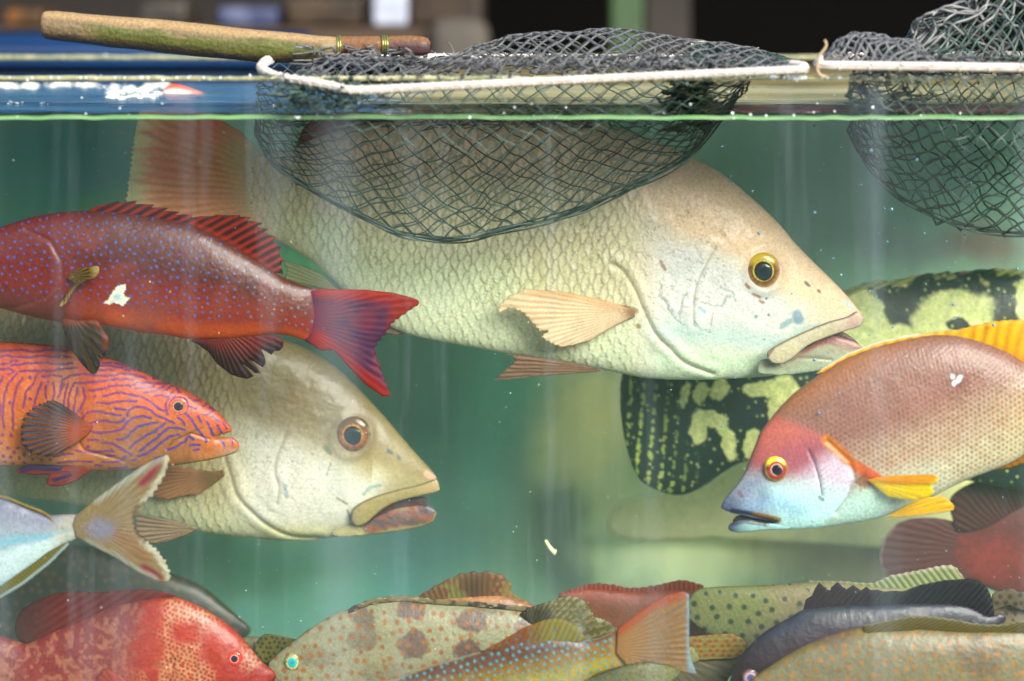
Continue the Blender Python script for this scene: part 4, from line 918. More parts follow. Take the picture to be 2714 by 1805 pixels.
def c17(X, Y, c):
    x, y = loc17(X, Y); v = (y + 190) / 330
    v = v + .05 * (fbm(X, Y, 120, 4) - .5)
    b = mix(hexc('#a46c44'), hexc('#926a5c'), ss(.0, .25, v + .15 * ss(-100, 250, x)))
    b = mix(b, hexc('#b3a088'), ss(.42, .72, v)); b = mix(b, hexc('#c9c6a6'), ss(.72, 1.0, v)); b = mix(b, hexc('#c8b070'), ss(.55, .9, v) * ss(300, 560, x) * .7)
    d, r = dots(X + 3 * (fbm(X, Y, 60, 3) - .5), Y, 13.5, 12.5, .05, 3, -30)
    d = d * (.8 + .45 * r) * (.85 + .3 * fbm(X, Y, 50, 9)); w = (1 - ss(2.2, 5.6, d)) * ss(-.3, .3, v) * (1 - ss(1.05, 1.2, v)) * ss(-110, -60, x - .35 * y)
    b = mix(b, mix(hexc('#8a4428'), hexc('#a86a2c'), ss(.4, .9, v)), w * (.55 + .25 * ss(.3, .6, v)))
    b = mix(b, b * 1.3 + .02, ss(6, 7.5, d) * .35 * ss(.3, .5, v) * ss(-110, -60, x - .35 * y))
    pts_g = DD([(330, 700), (430, 770), (600, 830), (730, 875), (800, 930), (840, 965), (900, 1010), (960, 1090), (975, 1170), (930, 1290), (860, 1400), (800, 1460)])
    sf = 8 + 34 * (1 - ss(1110, 1190, Y)); head = 1 - ss(-1, 1, (X - np.interp(Y, pts_g[:, 1], pts_g[:, 0])) / sf + .6 * (fbm(X, Y, 40, 2) - .5))
    hh = mix(hexc('#a8584a'), hexc('#8e4c54'), ss(.2, .5, v)); hh = mix(hh, hexc('#b9a8b4'), ss(.5, .75, v + .0011 * (X - 2120)) )
    hh = mix(hh, hexc('#a8d4cc'), ss(1240, 1330, Y + .12 * (2200 - X)))
    sn = np.hypot((X - 1925), (Y - 1350) * 1.0)
    hh = mix(hh, hexc('#6c4c6c'), (1 - ss(60, 160, sn)) * .7); hh = mix(hh, hexc('#34405c'), (1 - ss(10, 75, sn)) * .85)
    hh = mix(hh, hexc('#7a9cc0'), np.exp(-(dline(X, Y, DD([(300, 1370), (480, 1330), (600, 1380)])) / 26) ** 2) * .55)
    hh = mix(hh, hexc('#3c4c80'), np.exp(-(dline(X, Y, DD([(300, 1240), (370, 1200), (400, 1290)])) / 18) ** 2) * .4)
    b = mix(b * .92, hh * 1.35, head)  # head colour lifted to offset the weaker light on it
    b = mix(b, hexc('#b8dccc'), ss(.78, 1.0, v) * (1 - head) * (1 - ss(-40, 260, x)) )
    e, r = scales(X, Y, 13, 10, 10.5, -1, 6, 20)
    wc = np.exp(-((X - 2200) / 60) ** 4 - ((Y - 1250) / 90) ** 4)
    b = mix(b, b * 1.25, wc * ss(.75, .95, e) * .5); b = mix(b, hexc('#a08a9a'), wc * (1 - ss(.3, .6, e)) * .4)
    g = DD([(790, 920), (850, 970), (930, 1050), (1030, 1120), (1130, 1180)])
    b = mix(b, mix(hexc('#c8741c'), hexc('#c8541c'), ss(2200, 2300, X)), (1 - ss(9, 20, dline(X, Y, g) + 8 * (fbm(X, Y, 20, 3) - .5))))
    b = mix(b, hexc('#7c3c14'), .8 * (1 - ss(12, 30, np.hypot(X - 2285, Y - 1262) + 14 * (fbm(X, Y, 18, 2) - .5))))
    for pl, h, wdt, a in [([(680, 990), (720, 1080), (750, 1180), (765, 1280)], '#4a3c5c', 2.2, .8), ([(750, 1290), (770, 1310)], '#2a2a3c', 5, .7), ([(960, 1180), (930, 1290), (860, 1390)], '#8a6a78', 2.5, .5), ([(200, 1400), (300, 1415), (400, 1440), (480, 1460)], '#2c3458', 8, .9), ([(340, 1420), (420, 1430), (495, 1450)], '#a87428', 6, .95), ([(240, 1280), (255, 1300)], '#6a3850', 6, .6)]:
        b = mix(b, hexc(h), a * (1 - ss(wdt * .5, wdt * 1.4, dline(X, Y, DD(pl)))))
    b = mix(b, hexc('#5c1c14'), .7 * np.exp(-(np.hypot(X - 2530, Y - 1000) / 26) ** 2))
    b = mix(b, hexc('#e8e8f0'), 1 - ss(3, 8, np.minimum(dline(X, Y, DD([(1610, 560), (1640, 540), (1655, 515)])), np.hypot(X - 2516, Y - 990)) + 6 * (fbm(X, Y, 8, 3) - .5) ))
    return b * (.9 + .2 * fbm(X, Y, 30, 6))[:, None]
def h17(X, Y, c):
    e, r = scales(X, Y, 13, 10, 10.5, -1, 6, 20)
    h = 1.1 * e + 3 * (fbm(X, Y, 60, 4) - .5) - 4 * np.exp(-(dline(X, Y, DD([(680, 990), (720, 1080), (750, 1180), (765, 1280)])) / 5) ** 2)
    h = h - 5 * np.exp(-(dline(X, Y, DD([(800, 930), (940, 1060), (970, 1170), (930, 1290), (860, 1400)])) / 7) ** 2) - 6 * np.exp(-(dline(X, Y, DD([(190, 1412), (300, 1425), (480, 1470)])) / 4) ** 2)
    return h
blob('body', b17, .085, SKIN, c17, t, org, 2.5, .32, None, h17, None, 'ys', gain=.70)
lj = spl(DD([(172, 1515), (185, 1490), (230, 1468), (300, 1462), (400, 1482), (480, 1490), (560, 1500), (560, 1525), (420, 1530), (330, 1540), (250, 1547), (190, 1538)]), 5)
blob('lower_jaw', lj, .08, SKIN, lambda X, Y, c: mix(mix(hexc('#3a4a68'), hexc('#9ccac4'), ss(1925, 2000, X)), hexc('#34384c'), (1 - ss(3, 9, dline(X, Y, DD([(200, 1490), (270, 1470), (420, 1490)])))) * .9), t, org, 2, .4)
ml = spl(DD([(200, 1480), (260, 1430), (480, 1465), (520, 1500), (400, 1500), (300, 1475)]), 3)
blob('mouth_lining', ml, .09, SKIN, lambda X, Y, c: np.tile(hexc('#2a2430'), (len(X), 1)), t, org, 2.5, .2)
f = fincol('#f4c020', 2300, 2200, 260, '#c8860c', .7, 3)
df = cat(DD([(740, 515), (780, 482), (950, 380), (1150, 308), (1300, 274)]), jag(DD([(1300, 270), (1500, 250), (1650, 232), (1800, 198), (1950, 173), (2092, 172), (2250, 200), (2400, 330)]), 22, 3, 2), DD([(2420, 420), (2300, 560), (2200, 530), (2050, 470), (1900, 400), (1750, 350), (1600, 300), (1400, 300), (1150, 355), (950, 425), (800, 510)]))
blob('dorsal_fin', df, .085, FIN, lambda X, Y, c: mix(mix(f(X, Y, c), hexc('#d8841c'), ss(.5, .9, c['v']) * .6), hexc('#f0e8d0'), (1 - ss(2, 6, dline(X, Y, DD([(780, 480), (950, 380), (1150, 306), (1320, 270), (1600, 236)])))) * (1 - ss(2380, 2500, X))), t, org, 2.3, .2, 6, rays(2300, 2200, 260, 1), gain=.95)
bx, by = DD([(1060, 1215)])[0]
pf = cat(DD([(1070, 1205), (1130, 1185), (1200, 1168), (1350, 1152), (1480, 1143), (1512, 1163), (1502, 1190)]), jag(DD([(1502, 1190), (1462, 1212), (1480, 1262), (1440, 1292)]), 4, 3, 2), DD([(1350, 1320), (1200, 1305), (1120, 1240)]))
blob('pectoral_fin', pf, surf('ys', bx + 8, by) - .003, FIN, lambda X, Y, c: mix(hexc('#e8a018'), hexc('#e8d020'), ss(.25, .5, c['v'])) * (.8 + .3 * raycol(X, Y, bx, by, 60)[0])[:, None] * (1 - .35 * np.exp(-(dline(X, Y, DD([(1080, 1215), (1450, 1205)])) / 5) ** 2))[:, None], t, org, 2, .15, 5, rays(bx, by, 60, 1.2), lambda X, Y: -.02 * np.clip((X - bx) / 180, 0, 1), alpha=lambda X, Y, c: 1 - .5 * ss(.6, 1, c['v']) * (1 - ss(2380, 2440, X)), gain=1.0)
bx2, by2 = DD([(1160, 1450)])[0]
pv = cat(DD([(1200, 1440), (1330, 1370), (1440, 1320), (1560, 1310)]), jag(DD([(1560, 1310), (1610, 1340), (1642, 1375)]), 4, -2, 2), DD([(1635, 1402), (1550, 1420), (1400, 1440), (1260, 1450)]))
blob('pelvic_fin', pv, .075, FIN, lambda X, Y, c: mix(mix(hexc('#e8c010'), hexc('#b88408'), .7 * (1 - raycol(X, Y, bx2, by2, 70)[0]) ** 2), hexc('#f0e0d0'), ss(.88, 1, c['v']) * .8), t, org, 2, .15, 5, rays(bx2, by2, 70, 1.2), gain=.95)
af = cat(DD([(1890, 1142), (2000, 1098), (2092, 1040), (2200, 970), (2300, 1010), (2200, 1080), (2092, 1100), (2000, 1130)]))
blob('anal_fin', af, .085, FIN, fincol('#c88a10', 2400, 700, 200, '#8a5008', .6, 2), t, org, 2.4, .15, 5)
x, yy = DD([(478, 1130)])[0]
eye('ys', x + 2, yy + 2, 33, 34, rings([(0, '#0c0c14'), (.38, '#0c0c14'), (.44, '#d8b8b0'), (.49, '#8c3428'), (.66, '#8c2818'), (.74, '#5c2418'), (.84, '#8a6a30'), (.94, '#8c7030'), (1, '#6a4a38')], ('#c8c020', .66, .98)), t, org, (.40, '#0c0e1c'), (3, 3), .3)

# ---- 5 silver forked-tail fish
t, org = simple('silver_trevally', 'silver-blue fish with a ragged forked tail, cut by the left edge', 'fish', .04, 30, 1380)
b5 = spl(cat([(-560, 1500), (-480, 1420), (-300, 1340), (-140, 1310)], L1([(-100, 400), (0, 418), (100, 448), (200, 492), (310, 532), (400, 530), (490, 532), (620, 560), (700, 600), (690, 660), (600, 700), (490, 684), (400, 722), (300, 790), (200, 862), (100, 930), (0, 1000)]), [(-200, 1660), (-400, 1680), (-520, 1620)]), 5)
def c5(X, Y, c):
    v = c['v'] + .06 * (fbm(X, Y, 60, 3) - .5)
    b = mix(hexc('#70748c'), hexc('#949eaa'), ss(.1, .35, v)); b = mix(b, hexc('#7fb6c8'), np.exp(-((v - .48) / .07) ** 2)); b = mix(b, hexc('#c4dcdc'), ss(.5, .62, v)); b = mix(b, hexc('#9fc4d0'), ss(.85, 1, v))
    b = mix(b, hexc('#b8b090'), ss(120, 180, X) * .6); 
    d, r = dots(X, Y, 8, 6, .1, 3, 14)
    return b * (.86 + .2 * ss(1, 4, d) + .12 * fbm(X, Y, 12, 6))[:, None]
blob('body', b5, .04, SKIN, c5, t, org, 2.8, .28, None, lambda X, Y, c: 2 * (fbm(X, Y, 20, 4) - .5), None, 'sv', tf=lambda X, Y: 1 - .8 * ss(200, 292, X))
tl = cat(L1([(470, 540), (600, 430), (750, 320), (880, 230), (990, 175), (1040, 158)]), jag(L1([(1048, 165), (1038, 240), (1000, 320), (940, 410), (870, 470), (832, 540)]), 9, 8, 3, .3), jag(L1([(830, 560), (845, 640), (900, 695), (985, 770), (1040, 860), (1058, 930)]), 14, 8, 4, .3), L1([(1050, 952), (1020, 957), (960, 942), (860, 892), (720, 802), (600, 740), (470, 670), (450, 600)]))
def ct5(X, Y, c):
    cx, cyy = L1([(560, 610)])[0]
    r, rad = raycol(X, Y, cx, cyy, 60, 3)
    b = mix(hexc('#a8925c'), hexc('#b8a070'), r); b = mix(b, hexc('#b07a40'), np.exp(-(dline(X, Y, L1([(830, 760), (900, 780), (720, 640)])) / 24) ** 2) * .7)
    b = mix(b, hexc('#b03a48'), np.exp(-(dline(X, Y, L1([(985, 210), (930, 290), (890, 330)])) / 13) ** 2)); b = mix(b, hexc('#a8283a'), np.exp(-(dline(X, Y, L1([(900, 860), (990, 920)])) / 11) ** 2))
    e = L1([(1048, 165), (1038, 240), (1000, 320), (940, 410), (900, 450)]); e2 = L1([(900, 695), (985, 770), (1040, 860), (1058, 930)]); e3 = L1([(600, 430), (750, 320), (990, 175)]); e4 = L1([(540, 710), (720, 802), (860, 892), (960, 942)])
    b = mix(b, hexc('#e8e8c8'), (1 - ss(5, 17, np.minimum(dline(X, Y, e), dline(X, Y, e2)) + 8 * (vn(X / 6, Y / 6, 2) - .5))) * .95)
    b = mix(b, hexc('#cdd2bc'), (1 - ss(4, 22, np.minimum(dline(X, Y, e3), dline(X, Y, e4)))) * .8)
    b = mix(b, hexc('#8a5c1c'), (1 - ss(2, 9, dline(X, Y, L1([(850, 480), (832, 560), (850, 640), (900, 700)])))) * .8)
    b = mix(b, hexc('#a8acc8'), (1 - ss(14, 62, np.hypot(X - 268, (Y - 1400) * 1.4) + 26 * (fbm(X, Y, 20, 3) - .5))) * .85)
    return b * (.85 + .3 * r)[:, None]
blob('tail_fin', tl, .036, FIN, ct5, t, org, 2.2, .14, 7, rays(238, 1397, 60, 1.6))
rg_ = L1([(-60, 400), (0, 408), (60, 425), (130, 455), (200, 482), (260, 505), (310, 540), (332, 585)])
blob('dorsal_ridge', cat(jag(rg_, 22, 2, 3), rg_[::-1] + [0, 9]), .036, FIN, lambda X, Y, c: mix(hexc('#8a7430'), hexc('#c8b060'), fbm(X, Y, 8, 3)), t, org, 2, .4, 5)
af5 = cat(L1([(440, 690), (380, 720), (300, 762), (200, 835), (100, 900), (0, 960), (-100, 1010), (-100, 1120), (0, 1052)]), jag(L1([(0, 1052), (150, 960), (300, 842), (425, 722)]), 26, -4, 3, .2))
blob('anal_fin', af5, .036, FIN, lambda X, Y, c: mix(mix(hexc('#6a6a28'), hexc('#98904a'), .5 + .5 * np.sin((X - .9 * Y) * .55)), hexc('#c8e4e0'), 1 - ss(4, 8, dline(X, Y, L1([(0, 1052), (150, 960), (300, 842), (425, 722)])))), t, org, 2, .3, 5)
eye('sv', -460, 1500, 26, 26, BLK, t, org)

# ---- 6 red strawberry grouper
t, org = simple('red_grouper', 'orange-red grouper with cream netted spots resting at the lower left', 'fish', .12, 400, 1700)
b6 = spl(cat([(-480, 1760), (-400, 1690), (-200, 1700), (-60, 1682)], L1([(0, 1285), (100, 1318), (180, 1330), (300, 1270), (500, 1190), (700, 1105), (900, 1062), (1060, 1045), (1120, 1050), (1200, 1082), (1300, 1132), (1400, 1200), (1480, 1268), (1545, 1340), (1600, 1408), (1650, 1462), (1705, 1505), (1722, 1545), (1690, 1590), (1740, 1640), (1680, 1700), (1500, 1760), (1200, 1850)]), [(300, 1960), (0, 1960), (-250, 1900), (-420, 1890), (-520, 1960)]), 5)
def c6(X, Y, c):
    v = c['v']; hd = ss(300, 430, X + .3 * (Y - 1700))
    b = mix(hexc('#8c3430'), hexc('#b8341f'), hd); b = mix(b, hexc('#984030'), ss(.25, .6, v) * (1 - hd) * .6)
    b = mix(b, hexc('#b43830'), ss(560, 640, X) * .8)
    d, r = dots(X, Y, 11.5, 10.5, .22, 6, 20)
    patch = ss(.36, .56, fbm(X, Y, 95, 23, 3) + .18 * np.exp(-((X - 505) / 70) ** 2 - ((Y - 1760) / 110) ** 2)) 
    blot = np.maximum(np.exp(-((X - 498) / 38) ** 4 - ((Y - 1668) / 28) ** 4), np.maximum(np.exp(-((X - 405) / 34) ** 4 - ((Y - 1625) / 40) ** 4), np.exp(-((X - 600) / 60) ** 4 - ((Y - 1690) / 50) ** 4) * .8))
    net = ss(3.2, 5.2, d) * patch * hd * (1 - blot) * (1 - ss(.02, .0, v))
    b = mix(b, hexc('#dca878'), net * .8)
    b = mix(b, hexc('#c2361a'), blot * hd * .7)
    d2, _ = dots(X, Y, 26, 24, .3, 9, 10)
    b = mix(b, hexc('#b87858'), (1 - hd) * ss(.5, .66, fbm(X, Y, 13, 29, 3)) * .6)
    b = mix(b, hexc('#c07048'), .5 * ss(.5, .7, fbm(X, Y, 30, 33)) * ss(.3, .5, v) * (1 - ss(500, 600, X)))
    b = mix(b, hexc('#7a201c'), .7 * (1 - ss(1, 4, dline(X, Y, L1([(1720, 1545), (1600, 1600), (1500, 1640)])))))
    return b * (.85 + .3 * fbm(X, Y, 16, 6))[:, None]
blob('body', b6, .12, SKIN, c6, t, org, 2.6, .30, None, lambda X, Y, c: 4 * (fbm(X, Y, 40, 4) - .5) - 5 * np.exp(-(dline(X, Y, L1([(1060, 1440), (1100, 1400), (1060, 1600)])) / 5) ** 2), None, 'rg')
d6 = cat(L1([(1100, 1035)]), jag(L1([(1100, 1035), (950, 1004), (760, 1006), (600, 1016), (450, 1012), (330, 1030), (200, 1082), (120, 1150), (95, 1230), (110, 1300), (180, 1345)]), 34, -2.5, 3), L1([(300, 1290), (500, 1215), (700, 1130), (900, 1085)]))
blob('dorsal_fin', d6, .12, FIN, lambda X, Y, c: mix(mix(hexc('#a83a34'), hexc('#7c2c2c'), .5 + .5 * np.sin(X * .18 + Y * .3 + 3 * fbm(X, Y, 60, 3))), hexc('#6c4440'), 1 - ss(50, 200, X)) * (.8 + .4 * fbm(X, Y, 12, 4))[:, None], t, org, 2.4, .16, 8)
pc6 = spl(L1([(640, 1500), (700, 1510), (780, 1560), (860, 1680), (700, 1700), (560, 1660)]), 4)
blob('pectoral_fin', pc6, surf('rg', 300, 1800) - .004, FIN, fincol('#c84c34', 380, 1900, 60, '#8a2c20', .6, 3), t, org, 2.6, .15, 6)
x, yy = L1([(1462, 1427)])[0]
eye('rg', x, yy, 20, 20, rings([(0, '#101020'), (.45, '#101020'), (.5, '#d8a080'), (.6, '#c83a30'), (1, '#b03028')]), t, org, (.5, '#1c2034'), (0, 0), .28)

# ---- 7 dark olive fish behind
t, org = simple('brown_grouper', 'dim dark brown grouper behind the red one at the lower left', 'fish', .48, 250, 1600)
b7 = spl(L1([(-900, 1100), (-300, 950), (0, 820), (300, 745), (480, 715), (700, 770), (900, 820), (1060, 890), (1250, 970), (1400, 1090), (1500, 1180), (1558, 1235), (1540, 1290), (1400, 1380), (1200, 1500), (600, 1600), (-300, 1600), (-900, 1400)]), 5)
def c7(X, Y, c):
    b = mix(hexc('#2a2814'), hexc('#1a1a14'), ss(.05, .25, c['v'])); d, r = dots(X, Y, 30, 26, .3, 2)
    return mix(b, hexc('#5a3c20'), (1 - ss(5, 9, d)) * .5)
blob('body', b7, .48, SKIN, c7, t, org, 4, .25)

# ---- spotted groupers
def spotted(key, label, y, poly, ground, dark, dotc, parts, loc, dsp=(31, 27), dr=7.5, patchs=None, topc=None, seed=3, step=2.8, name='spotted_grouper'):
    t, org = simple(name, label, 'fish', y, *loc)
    def col(X, Y, c):
        b = mix(hexc(ground), hexc(ground) * .82, fbm(X, Y, 90, seed))
        if topc: b = mix(b, hexc(topc), 1 - ss(0, .12, c['v']))
        if patchs:
            w = np.zeros(X.shape)
            wx = X + 24 * (fbm(X, Y, 22, seed + 2) - .5); wy = Y + 24 * (fbm(X, Y, 22, seed + 4) - .5)
            for (cx, cyy, rx, ry, a) in patchs: w = np.maximum(w, a * (1 - ss(.85, 1.1, np.sqrt(((wx - cx) / rx) ** 2 + ((wy - cyy) / ry) ** 2))))
            b = mix(b, hexc(dark), w)
        else: b = mix(b, hexc(dark), ss(.5, .62, fbm(X, Y, 130, seed + 7, 3)) * .7)
        d, r = dots(X, Y, dsp[0], dsp[1], .26, seed, -8)
        d = d * (.85 + .4 * r) + 3 * (fbm(X, Y, 9, 5) - .5)
        b = mix(b, mix(hexc(dotc), hexc(dotc) * .75, r), (1 - ss(dr * .6, dr * 1.25, d)) * .88)
        return b * (.84 + .32 * fbm(X, Y, 14, 6))[:, None]
    blob('body', poly, y, SKIN, col, t, org, step, .30, None, lambda X, Y, c: 3 * (fbm(X, Y, 40, 4) - .5), None, key)
    for p in parts: p(t, org)
    return t, org
P2 = lambda *a: L2(list(a))
def patches(f, lst): return [(*f([(x, y)])[0], rx / 2.351, ry / 2.351, a) for x, y, rx, ry, a in lst]
def d8(t, org):
    q = L2([(760, 1120), (900, 1062), (1100, 1040), (1300, 1062), (1500, 1072), (1700, 1090), (1900, 1110)])
    blob('spiny_dorsal_fin', cat(jag(q, 15, 4, 3, .8), q[::-1] + [0, 13]), .165, FIN, lambda X, Y, c: mix(mix(hexc('#a89868'), hexc('#5c4a3c'), ss(.45, .6, fbm(X, Y, 26, 3))), hexc('#e8dcc0'), ss(.62, .75, fbm(X, Y, 16, 13, 2, sy=5)) * .8), t, org, 2, .3, 6)
    P = cat(L3([(180, 1150), (250, 1108), (400, 1060), (480, 1035), (560, 1050)]), jag(L3([(560, 1050), (610, 1105), (650, 1170), (720, 1195), (790, 1245)]), 14, 4, 3, .3), L3([(740, 1290), (650, 1315), (580, 1325), (400, 1260), (250, 1210)]))
    bx, by = L3([(200, 1350)])[0]
    def c(X, Y, cc):
        r, rad = raycol(X, Y, bx, by, 70, 3); b = mix(hexc('#6a6a24'), hexc('#c4c088'), r)
        d, _ = dots(X, Y, 18, 15, .2, 4); b = mix(b, hexc('#8a6a1c'), (1 - ss(4, 7, d)) * .8)
        b = mix(b, hexc('#3c3418'), (1 - ss(20, 60, dline(X, Y, L3([(200, 1190), (300, 1180)])))) * .9)
        return mix(b, hexc('#dcdcb0'), ss(.5, .62, fbm(X, Y, 34, 8)) * ss(1480, 1540, X) * .8)
    blob('soft_dorsal_fin', P, .16, FIN, c, t, org, 2.2, .16, 7, rays(bx, by, 70, 2))
b8 = spl(cat(L2([(262, 1462), (300, 1418), (345, 1378), (430, 1310), (520, 1240), (650, 1162), (800, 1105), (950, 1062), (1100, 1050), (1300, 1072), (1500, 1084), (1700, 1100), (1900, 1128), (2050, 1180), (2350, 1250), (2550, 1260), (2650, 1180), (2700, 1350), (2650, 1550), (2500, 1480), (2200, 1600), (1700, 1850), (1200, 1950), (800, 1900), (500, 1750), (330, 1620), (270, 1520)])), 5)
def col8eye(t, org):
    x, yy = L2([(412, 1450)])[0]
    eye('g8', x, yy, 21, 23, rings([(0, '#0c5058'), (.56, '#1c8a88'), (.62, '#b8b070'), (.75, '#8a8a58'), (1, '#747048')]), t, org, (.55, '#1a8486'), (0, 0), .3)
spotted('g8', 'grey-green grouper with orange dots and brown blotches, facing left at bottom centre', .17, b8, '#a3a07c', '#6e5648', '#a8682c', [d8, col8eye], (1200, 1720), (33, 29), 7, patches(L2, [(1150, 1110, 100, 60, 1), (860, 1170, 70, 60, .7), (860, 1280, 90, 80, .55), (1170, 1310, 95, 85, .95), (1530, 1180, 100, 70, 1), (1500, 1345, 90, 60, 1), (1850, 1210, 60, 50, .95), (1580, 1120, 110, 30, .6), (580, 1400, 120, 60, .35), (1000, 1480, 150, 60, .3)]), None, 3)
# 9 behind it
b9 = spl(L2([(1000, 1180), (1120, 1090), (1250, 1060), (1500, 1040), (1700, 1030), (1850, 1066), (1920, 1100), (2000, 1180), (2100, 1400), (1900, 1600), (1300, 1600), (1050, 1400)]), 5)
def d9(t, org):
    P = cat(jag(L2([(1190, 1052), (1310, 972), (1390, 935), (1480, 900), (1600, 895), (1700, 905), (1770, 965), (1765, 1010)]), 8, 7, 3, .4), L2([(1850, 1060), (1920, 1100), (1700, 1150), (1400, 1150), (1220, 1110)]))
    def c(X, Y, cc):
        b = mix(hexc('#7c5234'), hexc('#5a4428'), fbm(X, Y, 40, 3)); b = mix(b, hexc('#7c7c3c'), ss(.5, .6, fbm(X, Y, 50, 9)) * .8)
        b = mix(b, hexc('#4c3424'), np.exp(-((X - 1255) / 26) ** 2 - ((Y - 1560) / 30) ** 2) * .8)
        d, _ = dots(X, Y, 17, 15, .2, 4); return mix(b, hexc('#b06a40'), (1 - ss(3.5, 6.5, d)) * ss(1290, 1320, X) * .8)
    blob('dorsal_fin', P, .28, FIN, c, t, org, 2.4, .14, 6, rays(1250, 1800, 110, 1.4))
spotted('g9', 'brown grouper raising a spiny fin behind the grey-green spotted one', .28, b9, '#9a6a44', '#6a4430', '#b8703c', [d9], (1250, 1640), (18, 16), 4.5, None, None, 7)
# 8b little fin
b8b = spl(L2([(60, 1330), (110, 1295), (170, 1290), (240, 1300), (330, 1320), (430, 1330), (400, 1500), (250, 1600), (100, 1550), (20, 1450)]), 5)
def d8b(t, org):
    P = L2([(170, 1360), (205, 1300), (245, 1276), (300, 1280), (360, 1292), (440, 1312), (420, 1350), (330, 1400), (260, 1462), (200, 1420)])
    blob('dorsal_fin', spl(P, 4), .21, FIN, lambda X, Y, c: mix(mix(hexc('#6a6c2c'), hexc('#8a8238'), c['v']), hexc('#3c2c14'), (1 - ss(3, 6, dots(X, Y, 15, 13, .25, 4)[0])) * .8), t, org, 2.2, .15, 6)
spotted('g8b', 'small olive mottled fish tucked between the red grouper and the grey-green one', .23, b8b, '#7c7c5c', '#4c4c34', '#5c4420', [d8b], (710, 1720), (20, 18), 5, None, None, 11)
# 15 front right
b15 = spl(L4([(560, 1640), (640, 1570), (700, 1520), (850, 1422), (1000, 1342), (1150, 1282), (1350, 1232), (1600, 1222), (1900, 1230), (2351, 1235), (2700, 1300), (3000, 1450), (3250, 1480), (3350, 1380), (3400, 1600), (3350, 1800), (3200, 1700), (2800, 1850), (2200, 2000), (1500, 2050), (1000, 1950), (700, 1850), (560, 1740)]), 5)
def d15(t, org):
    q = L4([(1350, 1225), (1500, 1192), (1700, 1165), (1900, 1185), (2050, 1212), (2200, 1218), (2351, 1195), (2500, 1190), (2700, 1250)])
    blob('dorsal_fin', cat(jag(q, 26, 4, 3, .8), q[::-1] + [0, 34]), .045, FIN, lambda X, Y, c: mix(mix(hexc('#8a7a2c'), hexc('#504818'), .5 + .5 * np.sin(X * .35 + Y * .7 + 4 * fbm(X, Y, 40, 3))), hexc('#c8c8a0'), (1 - ss(.0, .12, c['v'])) * .7), t, org, 2, .2, 6)
def e15(t, org): eye('g15', 2090, 1860, 22, 22, BLK, t, org)
spotted('g15', 'olive-brown grouper with ochre dots filling the bottom right corner', .05, b15, '#827c58', '#6a5a44', '#a87220', [d15, e15], (2450, 1750), (31, 27), 7.2, None, '#7c6a30', 5)
# 16 far right brown
b16 = spl(L4([(2100, 1180), (2140, 1080), (2170, 1030), (2300, 1060), (2500, 1080), (2900, 1150), (3000, 1400), (2600, 1600), (2200, 1400)]), 5)
def d16(t, org):
    q = L4([(2150, 1030), (2200, 1010), (2260, 990), (2330, 1020), (2450, 1030), (2700, 1090)])
    blob('dorsal_fin', cat(jag(q, 10, 6, 3, .6), q[::-1] + [0, 45]), .2, FIN, lambda X, Y, c: mix(mix(hexc('#6c5c44'), hexc('#8a7a5c'), fbm(X, Y, 20, 3)), hexc('#3c3034'), (1 - ss(5, 8, dots(X, Y, 24, 20, .25, 4)[0])) * .8), t, org, 2.2, .15, 6)
spotted('g16', 'brown mottled grouper half hidden at the right edge behind the dark purple one', .22, b16, '#7c6c50', '#5c4c40', '#3c3030', [d16], (2650, 1640), (24, 20), 6, None, None, 15)
# 13 orange-spotted tail
b13 = spl(L3([(400, 1650), (700, 1520), (850, 1470), (1000, 1450), (1150, 1400), (1260, 1330), (1300, 1380), (1300, 1440), (1200, 1500), (1150, 1560), (1000, 1650), (700, 1800), (400, 1800)]), 5)
def d13(t, org):
    P = cat(L3([(1180, 1300), (1240, 1290), (1400, 1276), (1500, 1272), (1568, 1300), (1596, 1340)]), jag(L3([(1596, 1340), (1570, 1400), (1500, 1430)]), 5, 3, 2), L3([(1350, 1438), (1200, 1445)]))
    blob('tail_fin', P, .15, FIN, lambda X, Y, c: mix(mix(hexc('#c0ae58'), hexc('#a89a58'), .5 + .5 * np.sin(Y * .5)), hexc('#c0641c'), (1 - ss(4, 8, dots(X, Y * 1.4, 21, 19, .22, 4)[0])) * .9), t, org, 2.2, .15, 6)
    P = L3([(1150, 1440), (1350, 1432), (1530, 1425), (1540, 1480), (1480, 1560), (1450, 1650), (1200, 1650), (1120, 1560)])
    blob('anal_fin', spl(P, 4), .155, FIN, fincol('#928a68', 1720, 1700, 60, '#5c5844', .7, 3), t, org, 2.4, .15, 6, rays(1720, 1700, 60, 1.2))
spotted('g13', 'grouper showing only its orange-spotted yellow tail between blue-dotted tail and dark fish', .15, b13, '#8f9668', '#7a8458', '#a07830', [d13], (1750, 1740), (17, 15), 4, None, None, 17)

# ---- 10 dark red fish
t, org = simple('red_grouper', 'dull dark red fish at bottom centre behind the orange fan-shaped tail', 'fish', .33, 1650, 1620)
b10 = spl(L3([(420, 1045), (520, 1010), (640, 990), (760, 1000), (900, 1010), (1080, 1000), (1230, 1000), (1400, 1030), (1700, 1100), (1700, 1400), (1200, 1500), (800, 1450), (560, 1250)]), 5)
blob('body', b10, .33, SKIN, lambda X, Y, c: mix(hexc('#8c3c24'), hexc('#6c3824'), ss(0, .3, c['v'])) * (.7 + .6 * fbm(X, Y, 20, 3))[:, None], t, org, 3.4, .28)
q = L3([(430, 1030), (500, 1000), (640, 964), (750, 970), (870, 990), (1000, 980), (1100, 958), (1200, 942), (1330, 975)])
blob('dorsal_fin', cat(jag(q, 20, 4, 4, .7), q[::-1] + [0, 30]), .33, FIN, lambda X, Y, c: mix(hexc('#c04424'), hexc('#6c2c1c'), .5 + .5 * np.sin(X * .5)), t, org, 2.4, .15, 6)
